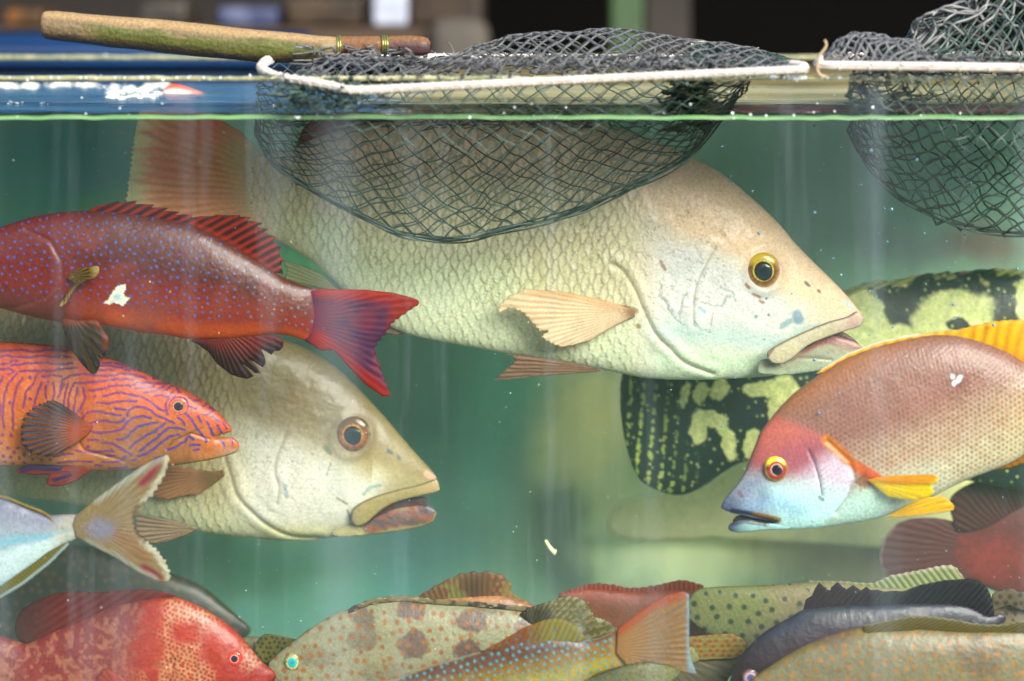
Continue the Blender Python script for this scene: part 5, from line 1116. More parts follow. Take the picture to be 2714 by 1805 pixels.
# ---- 12 panther
t, org = simple('panther_grouper', 'pale green fish with black polka dots behind the dark purple one', 'fish', .27, 2150, 1600)
b12 = spl(cat(L3([(1236, 1180), (1232, 1100), (1245, 1040), (1290, 1000), (1345, 985), (1500, 976), (1700, 970), (1900, 958), (2050, 950)]), L4([(1250, 960), (1500, 985), (1900, 980), (2300, 1060), (2450, 1200), (2300, 1400), (1900, 1500), (1200, 1500)]), L3([(1700, 1420), (1560, 1330), (1380, 1285)])), 5)
def c12(X, Y, c):
    b = mix(hexc('#84884c'), hexc('#6c744a'), c['v']); b = mix(b, hexc('#8a7452'), ss(.45, .75, fbm(X, Y, 130, 3)) * .6)
    dk = ss(-10, 60, (Y - 1640) + .62 * (X - 2010)) * ss(1950, 2010, X + .3 * (Y - 1640)) * (1 - (1 - ss(.04, .12, c['v'])))
    b = mix(b, hexc('#6a6050'), dk * .85)
    b = b * (.9 + .2 * np.sin(X * .35 - Y * .2 + 3 * fbm(X, Y, 60, 5)) * .3 + .1 * fbm(X, Y, 20, 8))[:, None]
    d, r = dots(X, Y, 42, 34, .24, 5, 6)
    rr = 4.5 + 4 * ss(0, .25, c['v'])
    return mix(b, hexc('#26382e'), (1 - ss(rr * .6, rr * 1.2, d)) * .95)
blob('body', b12, .27, SKIN, c12, t, org, 2.8, .24)
q = L4([(1000, 945), (1200, 950), (1400, 962), (1470, 935), (1540, 910), (1700, 880), (1830, 855), (1910, 855), (1975, 925)])
blob('dorsal_fin', cat(jag(q, 22, 4, 3, .4), L4([(2020, 1000), (1800, 1020), (1500, 1010), (1200, 990), (1000, 975)])), .27, FIN, lambda X, Y, c: mix(mix(hexc('#a8b078'), hexc('#7c8a58'), .5 + .5 * np.sin(X * .33 - Y * .25)), hexc('#d8c8b0'), (1 - ss(0, .2, c['v'])) * .8), t, org, 2.2, .15, 6, lambda X, Y, c: 2 * np.sin(X * .33 - Y * .25))
# ---- 14 navy grouper
t, org = simple('purple_grouper', 'dark purple-brown grouper with a black spiny fin, facing left at lower right', 'fish', .11, 2300, 1650)
b14 = spl(L4([(500, 1620), (520, 1560), (540, 1500), (600, 1400), (700, 1290), (800, 1220), (900, 1168), (990, 1120), (1200, 1100), (1500, 1090), (1800, 1080), (2000, 1100), (2130, 1160), (2200, 1150), (2240, 1180), (2180, 1260), (2100, 1330), (1700, 1500), (1300, 1700), (900, 1850), (600, 1850), (500, 1750)]), 5)
def c14(X, Y, c):
    b = mix(hexc('#2c2e3c'), hexc('#443038'), ss(.05, .3, c['v'])); b = mix(b, hexc('#34242a'), 1 - ss(1960, 2080, X)); b = mix(b, hexc('#2a3440'), (1 - ss(0, .08, c['v'])) * .6)
    b = mix(b, hexc('#2a2a3c'), ss(2300, 2500, X)); d, r = dots(X, Y, 7.2, 6, .08, 4, 10)
    return mix(b, b * 1.7 + .01, (1 - ss(1, 3, d)) * .6 * ss(2080, 2160, X)) * (.85 + .3 * fbm(X, Y, 30, 6))[:, None]
blob('body', b14, .11, SKIN, c14, t, org, 2.5, .30, None, lambda X, Y, c: 3 * (fbm(X, Y, 40, 4) - .5), None, 'pg')
d14 = cat(L4([(975, 1125), (990, 1060), (1030, 1035), (1050, 990), (1075, 952), (1100, 975), (1130, 1002), (1160, 975), (1190, 950), (1215, 975), (1245, 995), (1285, 968), (1310, 985), (1335, 1002), (1370, 980), (1395, 1000), (1440, 998), (1480, 1010), (1540, 1005), (1600, 1008), (1700, 970), (1850, 940), (2000, 930), (2060, 940), (2120, 980), (2152, 1050), (2168, 1150), (2155, 1210), (2100, 1200), (1900, 1150), (1600, 1140), (1300, 1130)]))
blob('dorsal_fin', d14, .11, FIN, lambda X, Y, c: mix(mix(hexc('#34161e'), hexc('#11111e'), ss(2150, 2450, X)), hexc('#3a3444'), (.5 + .5 * np.sin((X + Y * .9) * .36)) ** 4 * .4), t, org, 2, .14, 7, lambda X, Y, c: 1.6 * np.sin((X + Y * .9) * .36))
x, yy = L4([(635, 1530)])[0]
eye('pg', x + 5, yy + 6, 24, 22, rings([(0, '#4c5480'), (.4, '#6a70a0'), (.5, '#d8b8b0'), (.6, '#c8a0a0'), (.8, '#6a5050'), (1, '#4a3434')]), t, org, (.45, '#50588a'), (0, 0), .3)
# ---- 11 blue-dotted tail
t, org = simple('dotted_coral_trout', 'orange-brown fish with cyan dots and an orange fan-shaped tail at bottom centre', 'fish', .045, 1500, 1720)
b11 = spl(cat([(300, 2000), (420, 1900), (700, 1840), (900, 1810)], L2([(1030, 1562), (1150, 1512), (1300, 1462), (1450, 1420), (1600, 1380)]), L3([(0, 1370), (150, 1310), (400, 1280), (580, 1312), (700, 1290), (800, 1240), (900, 1200), (950, 1300), (920, 1440), (850, 1467), (700, 1512), (600, 1562), (400, 1680), (0, 1800)]), [(900, 2080), (500, 2120)]), 5)
def c11(X, Y, c):
    ax = rot(X, Y, -12, 1300, 1760)[1]
    b = mix(hexc('#b0682c'), hexc('#5c3418'), ss(-75, -35, ax)); b = mix(b, hexc('#8a6a24'), ss(-15, 25, ax)); b = mix(b, hexc('#a89838'), ss(25, 60, ax))
    b = mix(b, hexc('#d09050'), ss(1600, 1680, X) * .8)
    b = mix(b, hexc('#d8c8a0'), (1 - ss(0, .03, c['v'])) * .6)
    d, r = dots(X, Y, 21, 17, .17, 4, -20)
    b = mix(b, hexc('#3a9aa4'), (1 - ss(2.6, 5.2, d)) * .95)
    return b * (.85 + .3 * fbm(X, Y, 20, 6))[:, None]
blob('body', b11, .045, SKIN, c11, t, org, 2.4, .28, None, lambda X, Y, c: 3 * (fbm(X, Y, 50, 4) - .5), None, 'dt', tf=lambda X, Y: 1 - .85 * ss(1590, 1700, X))
bx, by = L3([(640, 1370)])[0]
t11 = cat(L3([(790, 1245), (900, 1152), (1000, 1082), (1100, 1032), (1200, 1008), (1232, 1025)]), jag(L3([(1236, 1030), (1238, 1150), (1236, 1300), (1246, 1420), (1284, 1525)]), 20, 2, 3, .3), L3([(1200, 1512), (1100, 1472), (950, 1450), (850, 1468), (780, 1400)]))
def ct11(X, Y, c):
    r, rad = raycol(X, Y, bx, by, 90, 3, .3)
    b = mix(hexc('#cc9a58'), hexc('#9a7c50'), (1 - r) ** 2 * ss(90, 200, rad)); b = mix(b, hexc('#d8602c'), (1 - ss(6, 30, dline(X, Y, L3([(790, 1245), (1000, 1082), (1200, 1008)])))) * .85)
    b = mix(b, hexc('#e0b878'), (1 - ss(4, 16, dline(X, Y, L3([(850, 1468), (1100, 1472), (1284, 1525)])))) * .8)
    d, _ = dots(X, Y, 15, 13, .2, 4, 10); b = mix(b, hexc('#4a9ac0'), (1 - ss(1.6, 4, d)) * ss(1650, 1760, X + .3 * (Y - 1640)) * .7)
    return mix(b, hexc('#a8cce0'), ss(1815, 1826, X - .1 * np.maximum(Y - 1740, 0)) * .9)
blob('tail_fin', t11, .04, FIN, ct11, t, org, 2.2, .15, 8, rays(bx, by, 90, 1.6))
d11 = cat(L3([(-60, 1390), (0, 1355), (100, 1300), (200, 1240), (330, 1190), (420, 1178), (500, 1205), (550, 1255), (585, 1315), (400, 1340), (150, 1360)]))
blob('dorsal_fin', spl(d11, 4), .042, FIN, lambda X, Y, c: mix(mix(mix(hexc('#b0602c'), hexc('#b0a028'), ss(1380, 1460, X)), hexc('#5c5414'), (.5 + .5 * np.sin((X + .45 * Y) * .42)) ** 2 * .6), hexc('#3a9aa4'), (1 - ss(2.2, 4.6, dots(X, Y, 21, 17, .17, 4, -20)[0])) * .9 * ss(.2, .4, c['v'])), t, org, 2.2, .15, 7)

# ---- 18 black and yellow-green blotched grouper
t, org = simple('blotched_grouper', 'black grouper with pale yellow-green blotches behind the big snapper head', 'fish', .42, 2200, 950)
b18 = spl(F([(1432, 862), (1450, 830), (1520, 800), (1650, 780), (1780, 740), (1880, 700), (1955, 665), (2000, 652), (2080, 646), (2130, 636), (2200, 630), (2280, 624), (2358, 630), (2460, 650), (2600, 720), (2720, 840), (2760, 930), (2700, 1030), (2560, 1100), (2400, 1130), (2250, 1110), (2100, 1080), (1950, 1060), (1830, 1045), (1720, 1062), (1670, 1085), (1620, 1120), (1570, 1140), (1515, 1130), (1468, 1098), (1440, 1020), (1428, 930)]), 5)
def c18(X, Y, c):
    x, y = X / 1.151, Y / 1.151
    b = mix(hexc('#0c201c'), hexc('#14241f'), fbm(X, Y, 40, 3))
    wx = x + 26 * (fbm(x, y, 40, 5) - .5) + 10 * (fbm(x, y, 9, 15) - .5); wy = y + 26 * (fbm(x, y, 40, 7) - .5) + 10 * (fbm(x, y, 9, 17) - .5)
    def el(cx, cy2, rx, ry, a=0):
        u, v = rot(wx, wy, a, cx, cy2); return 1 - ss(.86, 1.08, np.hypot(u / rx, v / ry))
    pale = np.zeros(X.shape)
    for e in [(2185, 725, 100, 62, -12), (2145, 760, 60, 60), (1990, 725, 42, 80, -20), (2040, 800, 90, 60), (2360, 700, 30, 60), (1960, 780, 50, 70), (2350, 850, 60, 80), (1605, 975, 22, 40, 10), (1640, 960, 45, 18, 10), (1670, 1010, 18, 50, -15), (1800, 930, 42, 75), (1755, 885, 50, 22), (1650, 890, 22, 30), (1730, 1020, 18, 40, 10), (1610, 900, 18, 26), (1860, 1000, 50, 40), (1570, 905, 12, 30, 20), (2480, 760, 60, 50), (2560, 950, 80, 50)]: pale = np.maximum(pale, el(*e))
    pale = pale * (.82 + .5 * (fbm(x, y, 12, 19) - .3)); pale = pale * (1 - el(2195, 742, 26, 16) ) * (1 - .7 * el(2120, 790, 16, 20))
    b = mix(b, mix(hexc('#d4d48c'), hexc('#a0b068'), fbm(x, y, 16, 9, 5)), pale)
    # tail marks
    q = (x - 1432) + .25 * (1000 - y) * (y > 1000) + 12 * (fbm(x, y, 50, 3) - .5)
    m = (.5 + .5 * np.sin((x + .08 * y + 6 * fbm(x, y, 24, 4)) / 4.4)) * (.3 + .7 * vn(x / 9, y / 7, 6))
    b = mix(b, hexc('#a8b84c'), ss(.55, .68, m) * (1 - ss(1500, 1640, x + .25 * (1120 - y))) * (1 - pale) * .95)
    d, r = dots(x, y, 26, 22, .4, 5); b = mix(b, hexc('#a8b870'), (1 - ss(2, 5, d * (.7 + .8 * r))) * (1 - pale) * .8 * ss(.3, .5, r))
    tp = 1 - ss(.02, .09, c['v'])
    return mix(b, hexc('#c0c06c'), tp * ss(1.2, 1.7, 2 * fbm(x, y, 26, 8)) * ss(1900, 1960, x))
blob('body', b18, .42, SKIN, c18, t, org, 3, .26, None, lambda X, Y, c: 3 * (fbm(X, Y, 40, 4) - .5), None, 'bg', gain=1.5)
q = F([(1935, 680), (1990, 655), (2070, 645), (2130, 632), (2200, 628), (2290, 620), (2380, 628), (2480, 650), (2600, 720)])
blob('dorsal_fin', cat(jag(q, 18, 7, 5, .6), q[::-1] + [0, 42]), .415, FIN, lambda X, Y, c: mix(mix(hexc('#b8bc64'), hexc('#16302a'), ss(.44, .54, fbm(X, Y, 70, 3) )), hexc('#d8a890'), (1 - ss(0, .25, c['v'])) * .6 * ss(.5, .7, fbm(X, Y, 30, 9))) * (.7 + .5 * (.5 + .5 * np.sin((X * .5 + Y) * .35)))[:, None], t, org, 2.6, .25, 9, lambda X, Y, c: 3 * np.sin((X * .5 + Y) * .35))
# ---- 19 red at right, 20 tan far
t, org = simple('red_snapper', 'bright red fish seen from the tail at the right edge', 'fish', .46, 2600, 1400)
b19 = spl(L4([(1800, 640), (1950, 560), (2100, 420), (2351, 360), (2700, 340), (3000, 420), (3300, 600), (3350, 760), (3200, 950), (2900, 1080), (2600, 1120), (2351, 1080), (2150, 1000), (1950, 920), (1800, 850)]), 5)
blob('body', b19, .46, SKIN, lambda X, Y, c: mix(hexc('#4c1c1c'), hexc('#702020'), np.exp(-((X - 2620) / 110) ** 2 - ((Y - 1480) / 80) ** 2)) * (.45 + 1.0 * fbm(X, Y, 13, 3, 5))[:, None], t, org, 3.4, .26)
p19 = cat(L4([(1950, 600), (1900, 570), (1800, 552), (1650, 556), (1550, 590)]), jag(L4([(1550, 590), (1480, 680), (1448, 780), (1460, 850), (1500, 912)]), 14, 2, 3), L4([(1600, 950), (1900, 960), (2050, 900)]))
bx, by = L4([(2200, 760)])[0]
blob('tail_fin', spl(p19, 2), .455, FIN, lambda X, Y, c: mix(fincol('#5c2826', bx, by, 80, '#5c2020', .6)(X, Y, c), hexc('#b89a90'), 1 - ss(0, 8, dline(X, Y, L4([(1550, 590), (1480, 680), (1448, 780), (1460, 850), (1500, 912)])))), t, org, 3, .14, 8, rays(bx, by, 80, 1.5))
p19 = L4([(1960, 640), (1900, 540), (1885, 450), (1925, 390), (2010, 340), (2110, 310), (2351, 300), (2600, 330), (2351, 480), (2150, 600)])
blob('anal_fin', spl(p19, 4), .45, FIN, fincol('#4c2222', 2750, 1500, 90, '#4c1c1c', .7, 4), t, org, 3, .14, 8, rays(2750, 1500, 90, 1.5))
t, org = simple('tan_grouper', 'dim blurred tan fish below the black and yellow-green tail', 'fish', .72, 2000, 1330)
b20 = spl(F([(1400, 1200), (1440, 1150), (1530, 1135), (1620, 1100), (1690, 1068), (1740, 1052), (1850, 1000), (2050, 980), (2250, 1020), (2350, 1120), (2300, 1220), (2100, 1260), (1850, 1250), (1650, 1240), (1500, 1245), (1420, 1235)]), 5)
blob('body', b20, .72, SKIN, lambda X, Y, c: mix(hexc('#f4ec98'), hexc('#dcdca0'), c['v']) * (.9 + .2 * fbm(X, Y, 40, 3))[:, None], t, org, 5, .12)
# ------------------------------------------------------------------ landing nets
NETM = principled('net_twine', hexc('#1c2c28'), .42, noise=(60, hexc('#4c6458'), .22), spec=.6)
NETL = principled('net_twine_grey', hexc('#7c7c7a'), .4, noise=(90, hexc('#4c4e50'), .2), spec=.6)
FRM = principled('net_frame_metal', hexc('#e2dad0'), .22, noise=(120, hexc('#b8aca0'), .25), spec=.8, coat=.6)
def P3(x, y, d): return np.array(PX(x * 1.15098, y * 1.15098, d))
def lattice(fn, na, nt, wrap, seed, jit, lo=0.0, hi=1.0, sub=3):
    """diamond mesh threads over the sheet fn(a,t)->world (vectorised); returns list of paths"""
    paths = []
    T = np.linspace(0, nt, nt * sub + 1)
    rng = range(na) if wrap else range(-nt, na + nt + 1)
    for sg in (1, -1):
        for c in rng:
            a = (c + sg * T) / na; t = T / nt
            if not wrap:
                m = (a >= lo) & (a <= hi)
                if m.sum() < 3: continue
                a, t = a[m], t[m]
            p = fn(np.mod(a, 1.0) if wrap else a, t)
            s = K * jit
            n1 = vn(p[:, 0] * 60, p[:, 2] * 60 + p[:, 1] * 25, seed) - .5; n2 = vn(p[:, 0] * 55 + 9, p[:, 2] * 65 + p[:, 1] * 25, seed + 3) - .5
            n3 = vn(a * na * 1.3, t * nt * 1.3, seed + 5) - .5; n4 = vn(a * na * 1.3, t * nt * 1.3, seed + 8) - .5
            p = p + np.stack([n1 * s * 2 + n3 * s, n3 * s * 2, n2 * s * 2 + n4 * s], 1)
            paths.append(p)
    return paths
def sprout(name, paths, rad, mat, parent, org, sides=4):
    V, Q = tube(paths, rad, sides); return mesh(name, V, Q, mat, parent, True, None, org)
def tangle(regions, n, seed, rad, name, mat, parent, org, curl=1.0):
    """loose loops of twine lying in boxes (x0,x1,y0,y1 photo, d0,d1)"""
    rg = random.Random(seed); paths = []
    for i in range(n):
        x0, x1, y0, y1, d0, d1 = rg.choice(regions)
        c = P3(rg.uniform(x0, x1), rg.uniform(y0, y1), rg.uniform(d0, d1)); L = rg.uniform(.006, .018) * curl
        v = np.array([rg.gauss(0, 1), rg.gauss(0, 1), rg.gauss(0, .15)]); v /= np.linalg.norm(v); w = np.array([rg.gauss(0, 1), rg.gauss(0, 1), rg.gauss(0, .12)])
        p = [c]
        for k in range(9):
            v = v + w * .25 + np.array([rg.gauss(0, .25), rg.gauss(0, .25), rg.gauss(0, .08)]); v /= np.linalg.norm(v); p.append(p[-1] + v * L / 8)
        paths.append(np.array(p))
    return sprout(name, paths, rad, mat, parent, org)
def fixrim(p):
    m = (p[:, 1] > -.016) & (p[:, 1] < .006) & (p[:, 2] < ZR + .003)
    p[m, 2] = ZR + .0035
    return p
def bag(top_f, top_b, bot, df, db, dc, bulge):
    """top_f/top_b/bot: photo polylines (2358 view); returns fn(a,t) with a over the whole ring"""
    top_f, top_b, bot = [np.array(q, float) for q in (top_f, top_b, bot)]
    def arc(q, a):
        L = np.r_[0, np.cumsum(np.hypot(*np.diff(q, axis=0).T))]; return np.interp(a * L[-1], L, q[:, 0]), np.interp(a * L[-1], L, q[:, 1])
    def fn(a, t):
        fr = a < .5; aa = np.where(fr, a * 2, 2 - a * 2)
        fx, fy = arc(top_f, aa); gx, gy = arc(top_b, aa); bx, by = arc(bot, aa)
        tx = np.where(fr, fx, gx); ty = np.where(fr, fy, gy); td = np.where(fr, df, db)
        e = t ** .9
        x = tx + (bx - tx) * e; y = ty + (by - ty) * e
        d = td + (dc - td) * np.minimum(1, t * 1.6) ** 1.2 + np.where(fr, -1, 1) * bulge * np.sin(np.pi * np.clip(aa, .0, 1)) ** .6 * np.sin(np.pi * t) ** .8
        d = np.where((t > .12) & (d < .008), .008, d)
        s = K * (D + d) / D
        p = np.stack([(x * 1.15098 - 1357) * s, d, H - (y * 1.15098 - HZ) * s], 1)
        return fixrim(p)
    return fn
def wraps(path, step, r, seed, keep=1.0):
    # one long lashing wound round the rod, bunched into tight turns
    q = np.array(path); L = np.r_[0, np.cumsum(np.linalg.norm(np.diff(q, axis=0), axis=1))]; n = int(L[-1] / step)
    ph = np.linspace(0, n, n * 16 + 1); fr = ph - np.floor(ph)
    jt = (vn(np.floor(ph), ph * 0, seed) - .5) * .4
    s = (np.floor(ph) + ss(0, 1, (fr - .55) / .45 * 1.0) * 1.0 + .16 * np.minimum(fr / .55, 1) * (fr < .55) + jt * 0) * step
    s = np.clip(s, 0, L[-1]); ang = np.minimum(fr / .55, 1) * 2 * math.pi
    c = np.stack([np.interp(s, L, q[:, k]) for k in range(3)], 1); c2 = np.stack([np.interp(np.minimum(s + .002, L[-1]), L, q[:, k]) for k in range(3)], 1)
    t = c2 - c; bad = np.linalg.norm(t, axis=1) < 1e-6; t[bad] = (1, 0, 0); t /= np.linalg.norm(t, axis=1)[:, None]
    u = np.cross(t, (0, .2, 1)); u /= np.linalg.norm(u, axis=1)[:, None]; w = np.cross(t, u)
    return [c + r * (np.cos(ang)[:, None] * u + np.sin(ang)[:, None] * w)]
# ---- net 1
org = tuple(P3(1250, 180, .1)); net = thing('landing_net', 'grey landing net with mossy wooden handle lying across the tank rim', 'net', org)
fp = [P3(*q) for q in [(602, 152, .05), (612, 166, .02), (640, 177, -.005), (700, 186, -.022), (760, 196, -.026), (822, 207, -.028), (1000, 199, -.028), (1400, 180, -.027), (1700, 166, -.026), (1835, 160, -.024), (1850, 156, -.015), (1840, 152, .02), (1780, 146, .12), (1640, 137, .24), (1500, 134, .27), (1200, 132, .27), (1000, 131, .27), (760, 128, .24), (680, 128, .18), (625, 136, .10)]]
fps = spl(np.array([[p[0], p[1]] for p in fp]), 8); fz = spl(np.array([[p[2], 0] for p in fp]), 8)[:, 0]
fps = np.stack([fps[:, 0], fps[:, 1], fz], 1)
V, Q = tube([fps], .0036, 10, closed=True); mesh('frame', V, Q, FRM, net, True, None, org)
sprout('lashing', wraps(fps, .0088, .0041, 3, .9), .00075, FRM, net, org, 5)
bf = bag([(592, 168), (640, 180), (822, 206), (1400, 182), (1760, 165)], [(592, 160), (700, 135), (1200, 134), (1750, 150)],
         [(588, 285), (598, 330), (625, 375), (700, 428), (800, 482), (900, 532), (980, 552), (1080, 551), (1180, 528), (1300, 500), (1400, 458), (1500, 412), (1580, 368), (1640, 300), (1690, 240)], -.02, .26, .12, .055)
sprout('net_bag', lattice(bf, 44, 9, True, 3, 9, sub=6), .00066, NETM, net, org)
bot = spl(F([(588, 285), (598, 330), (625, 375), (700, 428), (800, 482), (900, 532), (980, 552), (1080, 551), (1180, 528), (1300, 500), (1400, 458), (1500, 412), (1580, 368), (1640, 300), (1690, 240)]), 10, False)
rgs = np.random.RandomState(4); sc_ = []
for k in range(9):
    o1 = np.cumsum(rgs.randn(len(bot))) * .9; o1 -= o1.mean(); w = np.linspace(0.4, 1.6, len(bot)) * 5
    sc_.append(np.array([PX(x, y + 2 + np.sin(i * .21 + k) * w[i] - (k % 3) * w[i] * 1.0, .12 + .012 * math.sin(i * .2 + k * 2)) for i, (x, y) in enumerate(bot)]))
sprout('seam_cord', sc_, .0008, NETM, net, org)
tangle([(640, 820, 180, 250, -.024, -.012)], 150, 12, .0009, 'tangled_twine', NETM, net, org)
WEED = principled('weedy_twine', hexc('#16281f'), .5, noise=(70, hexc('#3c4c28'), .2))
tangle([(1540, 1640, 170, 262, .03, .09), (1560, 1620, 170, 300, .03, .09)], 300, 5, .0010, 'tangled_twine', WEED, net, org)
tangle([(620, 1560, 266, 296, .04, .16)], 220, 25, .0006, 'tangled_twine', NETM, net, org)
tangle([(700, 1750, 128, 175, .02, .24), (690, 960, 108, 150, .05, .2), (1250, 1740, 125, 160, .0, .2)], 900, 6, .0009, 'tangled_twine', NETL, net, org, 1.2)
def dome(x0, x1, hs, d0, d1, zb, n, pw=.8):
    hx = [h[0] for h in hs]; hy = [h[1] for h in hs]
    def fn(a, t):
        x = x0 + (x1 - x0) * a; h = np.interp(x, hx, hy); d = d0 + (d1 - d0) * t
        yb = zb if np.isscalar(zb) else np.interp(x, zb[0], zb[1])
        s0 = K * (D + (d0 + d1) / 2) / D; s = K * (D + d) / D
        base = H - (yb * 1.15098 - HZ) * s0
        return np.stack([(x * 1.15098 - 1357) * s, d, base + h * 1.15098 * s0 * np.sin(np.pi * np.clip(t, 0, 1)) ** pw], 1)
    return fn
hs1 = [(990, 0), (1040, 14), (1090, 40), (1150, 52), (1240, 66), (1380, 76), (1480, 70), (1560, 56), (1660, 46), (1730, 34), (1830, 0)]
sprout('net_bag', lattice(dome(990, 1840, hs1, .0, .26, 144, 0), 22, 7, False, 8, 7, sub=5), .0010, NETL, net, org)
hs2 = [(690, 0), (730, 30), (790, 40), (900, 26), (1000, 22), (1200, 30), (1500, 34), (1700, 20), (1840, 0)]
sprout('net_bag', lattice(dome(690, 1840, hs2, -.015, .2, ([690, 820, 1840], [165, 172, 158]), 0), 28, 5, False, 18, 12, sub=5), .0009, NETL, net, org)
sprout('net_bag', lattice(dome(1560, 1840, [(1560, 0), (1600, 42), (1650, 44), (1740, 26), (1840, 0)], .02, .2, 150, 0), 16, 9, False, 28, 12, sub=5), .0011, NETM, net, org)
wt = spl(F([(1590, 100), (1610, 94), (1640, 97), (1640, 104), (1600, 106)]), 4)
blob('weed_scrap', wt, .12, principled('pale_weed', hexc('#b8c080'), .5, noise=(200, hexc('#e8e8c8'), .2)), lambda X, Y, c: np.ones((len(X), 3)) * .5, net, org, 2, .5)
# wooden handle
hp = [(112, 66, 20), (114, 66, 32), (122, 67, 37), (150, 69, 39), (220, 76, 40), (300, 84, 42), (425, 96, 44), (560, 110, 44), (680, 122, 43), (780, 128, 40), (860, 131, 36), (885, 128, 30), (905, 121, 25), (960, 119, 24), (1004, 119, 24), (1012, 119, 20), (1022, 120, 20), (1030, 121, 26), (1080, 121, 27), (1118, 122, 26), (1134, 123, 22), (1141, 124, 12)]
hpa = np.array(hp, float); xs = np.concatenate([np.linspace(112, 125, 8), np.linspace(130, 1000, 260), np.linspace(1003, 1141, 60)])
cyv = np.interp(xs, hpa[:, 0], hpa[:, 1]); rv = np.interp(xs, hpa[:, 0], hpa[:, 2])
sd = 72; hd = .10; s = K * (D + hd) / D; th = np.arange(sd) * 2 * math.pi / sd
X_, A_ = np.meshgrid(xs, th, indexing='ij'); C_ = np.repeat(cyv[:, None], sd, 1); R_ = np.repeat(rv[:, None], sd, 1)
R_ = R_ * (1 + .05 * (vn(X_ / 60, A_ * 2, 4) - .5) + .02 * (vn(X_ / 5, A_ * 9, 6) - .5))
px_, py_ = X_, C_ - R_ * np.sin(A_)
V = np.stack([(px_ - 1357) * s, hd - R_ * np.cos(A_) * s, H - (py_ - HZ) * s], -1).reshape(-1, 3)
n = len(xs); i = np.arange(n - 1)[:, None]; j = np.arange(sd)[None]
Q = np.stack(np.broadcast_arrays(i * sd + j, (i + 1) * sd + j, (i + 1) * sd + (j + 1) % sd, i * sd + (j + 1) % sd), -1).reshape(-1, 4)
sa = np.sin(A_).ravel(); Xr = X_.ravel(); nz = fbm(Xr, sa * 60 + 200, 40, 3, 4, sy=9)
c = mix(hexc('#7c6a4c'), hexc('#54442c'), nz)
c = mix(c, hexc('#a88a60'), ss(.3, .8, sa) * .6)  # top lightened in the colour, as if sunlit
moss = ss(.45, .62, fbm(Xr, sa * 60, 60, 9, 4, sy=26) * .6 + .26 + .22 * (1 - np.abs(sa + .1) * 2.2)) * ss(190, 300, Xr) * (1 - ss(840, 900, Xr)) * (1 - ss(.45, .7, sa))
c = mix(c, mix(hexc('#5a5c24'), hexc('#383c18'), nz), moss)
c = mix(c, hexc('#3c2c18'), ss(.3, .7, -sa + .3 * (nz - .5)) * .85)  # underside darkened in the colour as painted shade
c = mix(c, hexc('#6a4426'), ss(885, 910, Xr) * .8); c = mix(c, hexc('#3c2c30'), ss(1018, 1035, Xr) * (1 - ss(.1, .8, sa)) * .8)
c = np.concatenate([np.clip(c, 0, 1), np.ones((len(Xr), 1))], 1)
mesh('handle', V, Q, skin('worn_mossy_wood', .6, .1, .9, mott=.25), net, True, c, org)
wr = []
for x, r in [(893, 30), (899, 29), (1012, 24), (1018, 25), (1024, 25)]:
    wr.append(np.array([PX(x + 3 * math.cos(a), np.interp(x, hpa[:, 0], hpa[:, 1]) - r * math.sin(a), hd - r * s * math.cos(a)) for a in np.linspace(0, 6.28, 24)]))
for w_ in wr: sprout('wire_binding', [w_], .0010, principled('old_wire', hexc('#8a8a50'), .3, .6), net, org, 6)

# ---- net 2
org = tuple(P3(2350, 170, .1)); net = thing('landing_net', 'second landing net with dark mesh piled up on the rim at the right edge', 'net', org)
fp = [P3(*q) for q in [(1886, 146, -.012), (1896, 150, -.022), (1960, 151, -.024), (2150, 153, -.024), (2358, 156, -.024), (2640, 160, -.024), (2800, 164, -.02), (2830, 160, .05), (2800, 140, .25), (2640, 128, .28), (2358, 127, .28), (2100, 126, .28), (1960, 130, .2), (1900, 138, .06)]]
fps = spl(np.array([[p[0], p[1]] for p in fp]), 8); fz = spl(np.array([[p[2], 0] for p in fp]), 8)[:, 0]; fps = np.stack([fps[:, 0], fps[:, 1], fz], 1)
V, Q = tube([fps], .0040, 10, closed=True); mesh('frame', V, Q, FRM, net, True, None, org)
sprout('lashing', wraps(fps, .026, .0044, 5, .9), .00085, FRM, net, org, 5)
wp = np.array([P3(x, y, -.027) for x, y in spl([(1902, 178), (1888, 172), (1882, 158), (1884, 142), (1889, 126), (1898, 114), (1903, 103), (1899, 92)], 6, False)])
sprout('wire_end', [wp], [np.linspace(.0014, .0011, len(wp))], principled('rusty_wire', hexc('#a89070'), .5), net, org, 6)
bf = bag([(1955, 178), (2050, 165), (2400, 166), (2780, 172)], [(1960, 150), (2200, 140), (2780, 150)],
         [(1958, 290), (1975, 345), (2010, 405), (2060, 450), (2130, 492), (2210, 524), (2300, 540), (2400, 545), (2520, 532), (2640, 480), (2740, 390), (2780, 300)], -.015, .24, .12, .07)
sprout('net_bag', lattice(bf, 40, 9, True, 33, 14, sub=6), .0009, NETM, net, org)
bot2 = spl(F([(1958, 290), (1975, 345), (2010, 405), (2060, 450), (2130, 492), (2210, 524), (2300, 540), (2400, 545), (2520, 532), (2640, 480), (2740, 390), (2780, 300)]), 8, False)
sprout('seam_cord', [np.array([PX(x, y + 3 * math.sin(i * .3 + k * 2) - k * 4, .12 + .01 * math.sin(i * .25 + k)) for i, (x, y) in enumerate(bot2)]) for k in range(4)], .0009, NETM, net, org)
tangle([(1960, 2100, 185, 262, .01, .04)], 90, 15, .0008, 'tangled_twine', NETM, net, org)
tangle([(1980, 2358, 128, 172, .0, .2), (2000, 2700, 130, 160, .0, .2)], 420, 16, .0011, 'tangled_twine', NETL, net, org, 1.2)
hs3 = [(1890, 0), (1920, 42), (1950, 60), (2000, 66), (2060, 56), (2110, 36), (2160, 0)]
sprout('net_bag', lattice(dome(1885, 2170, hs3, -.01, .16, 140, 0), 12, 8, False, 38, 12, sub=5), .0013, NETL, net, org)
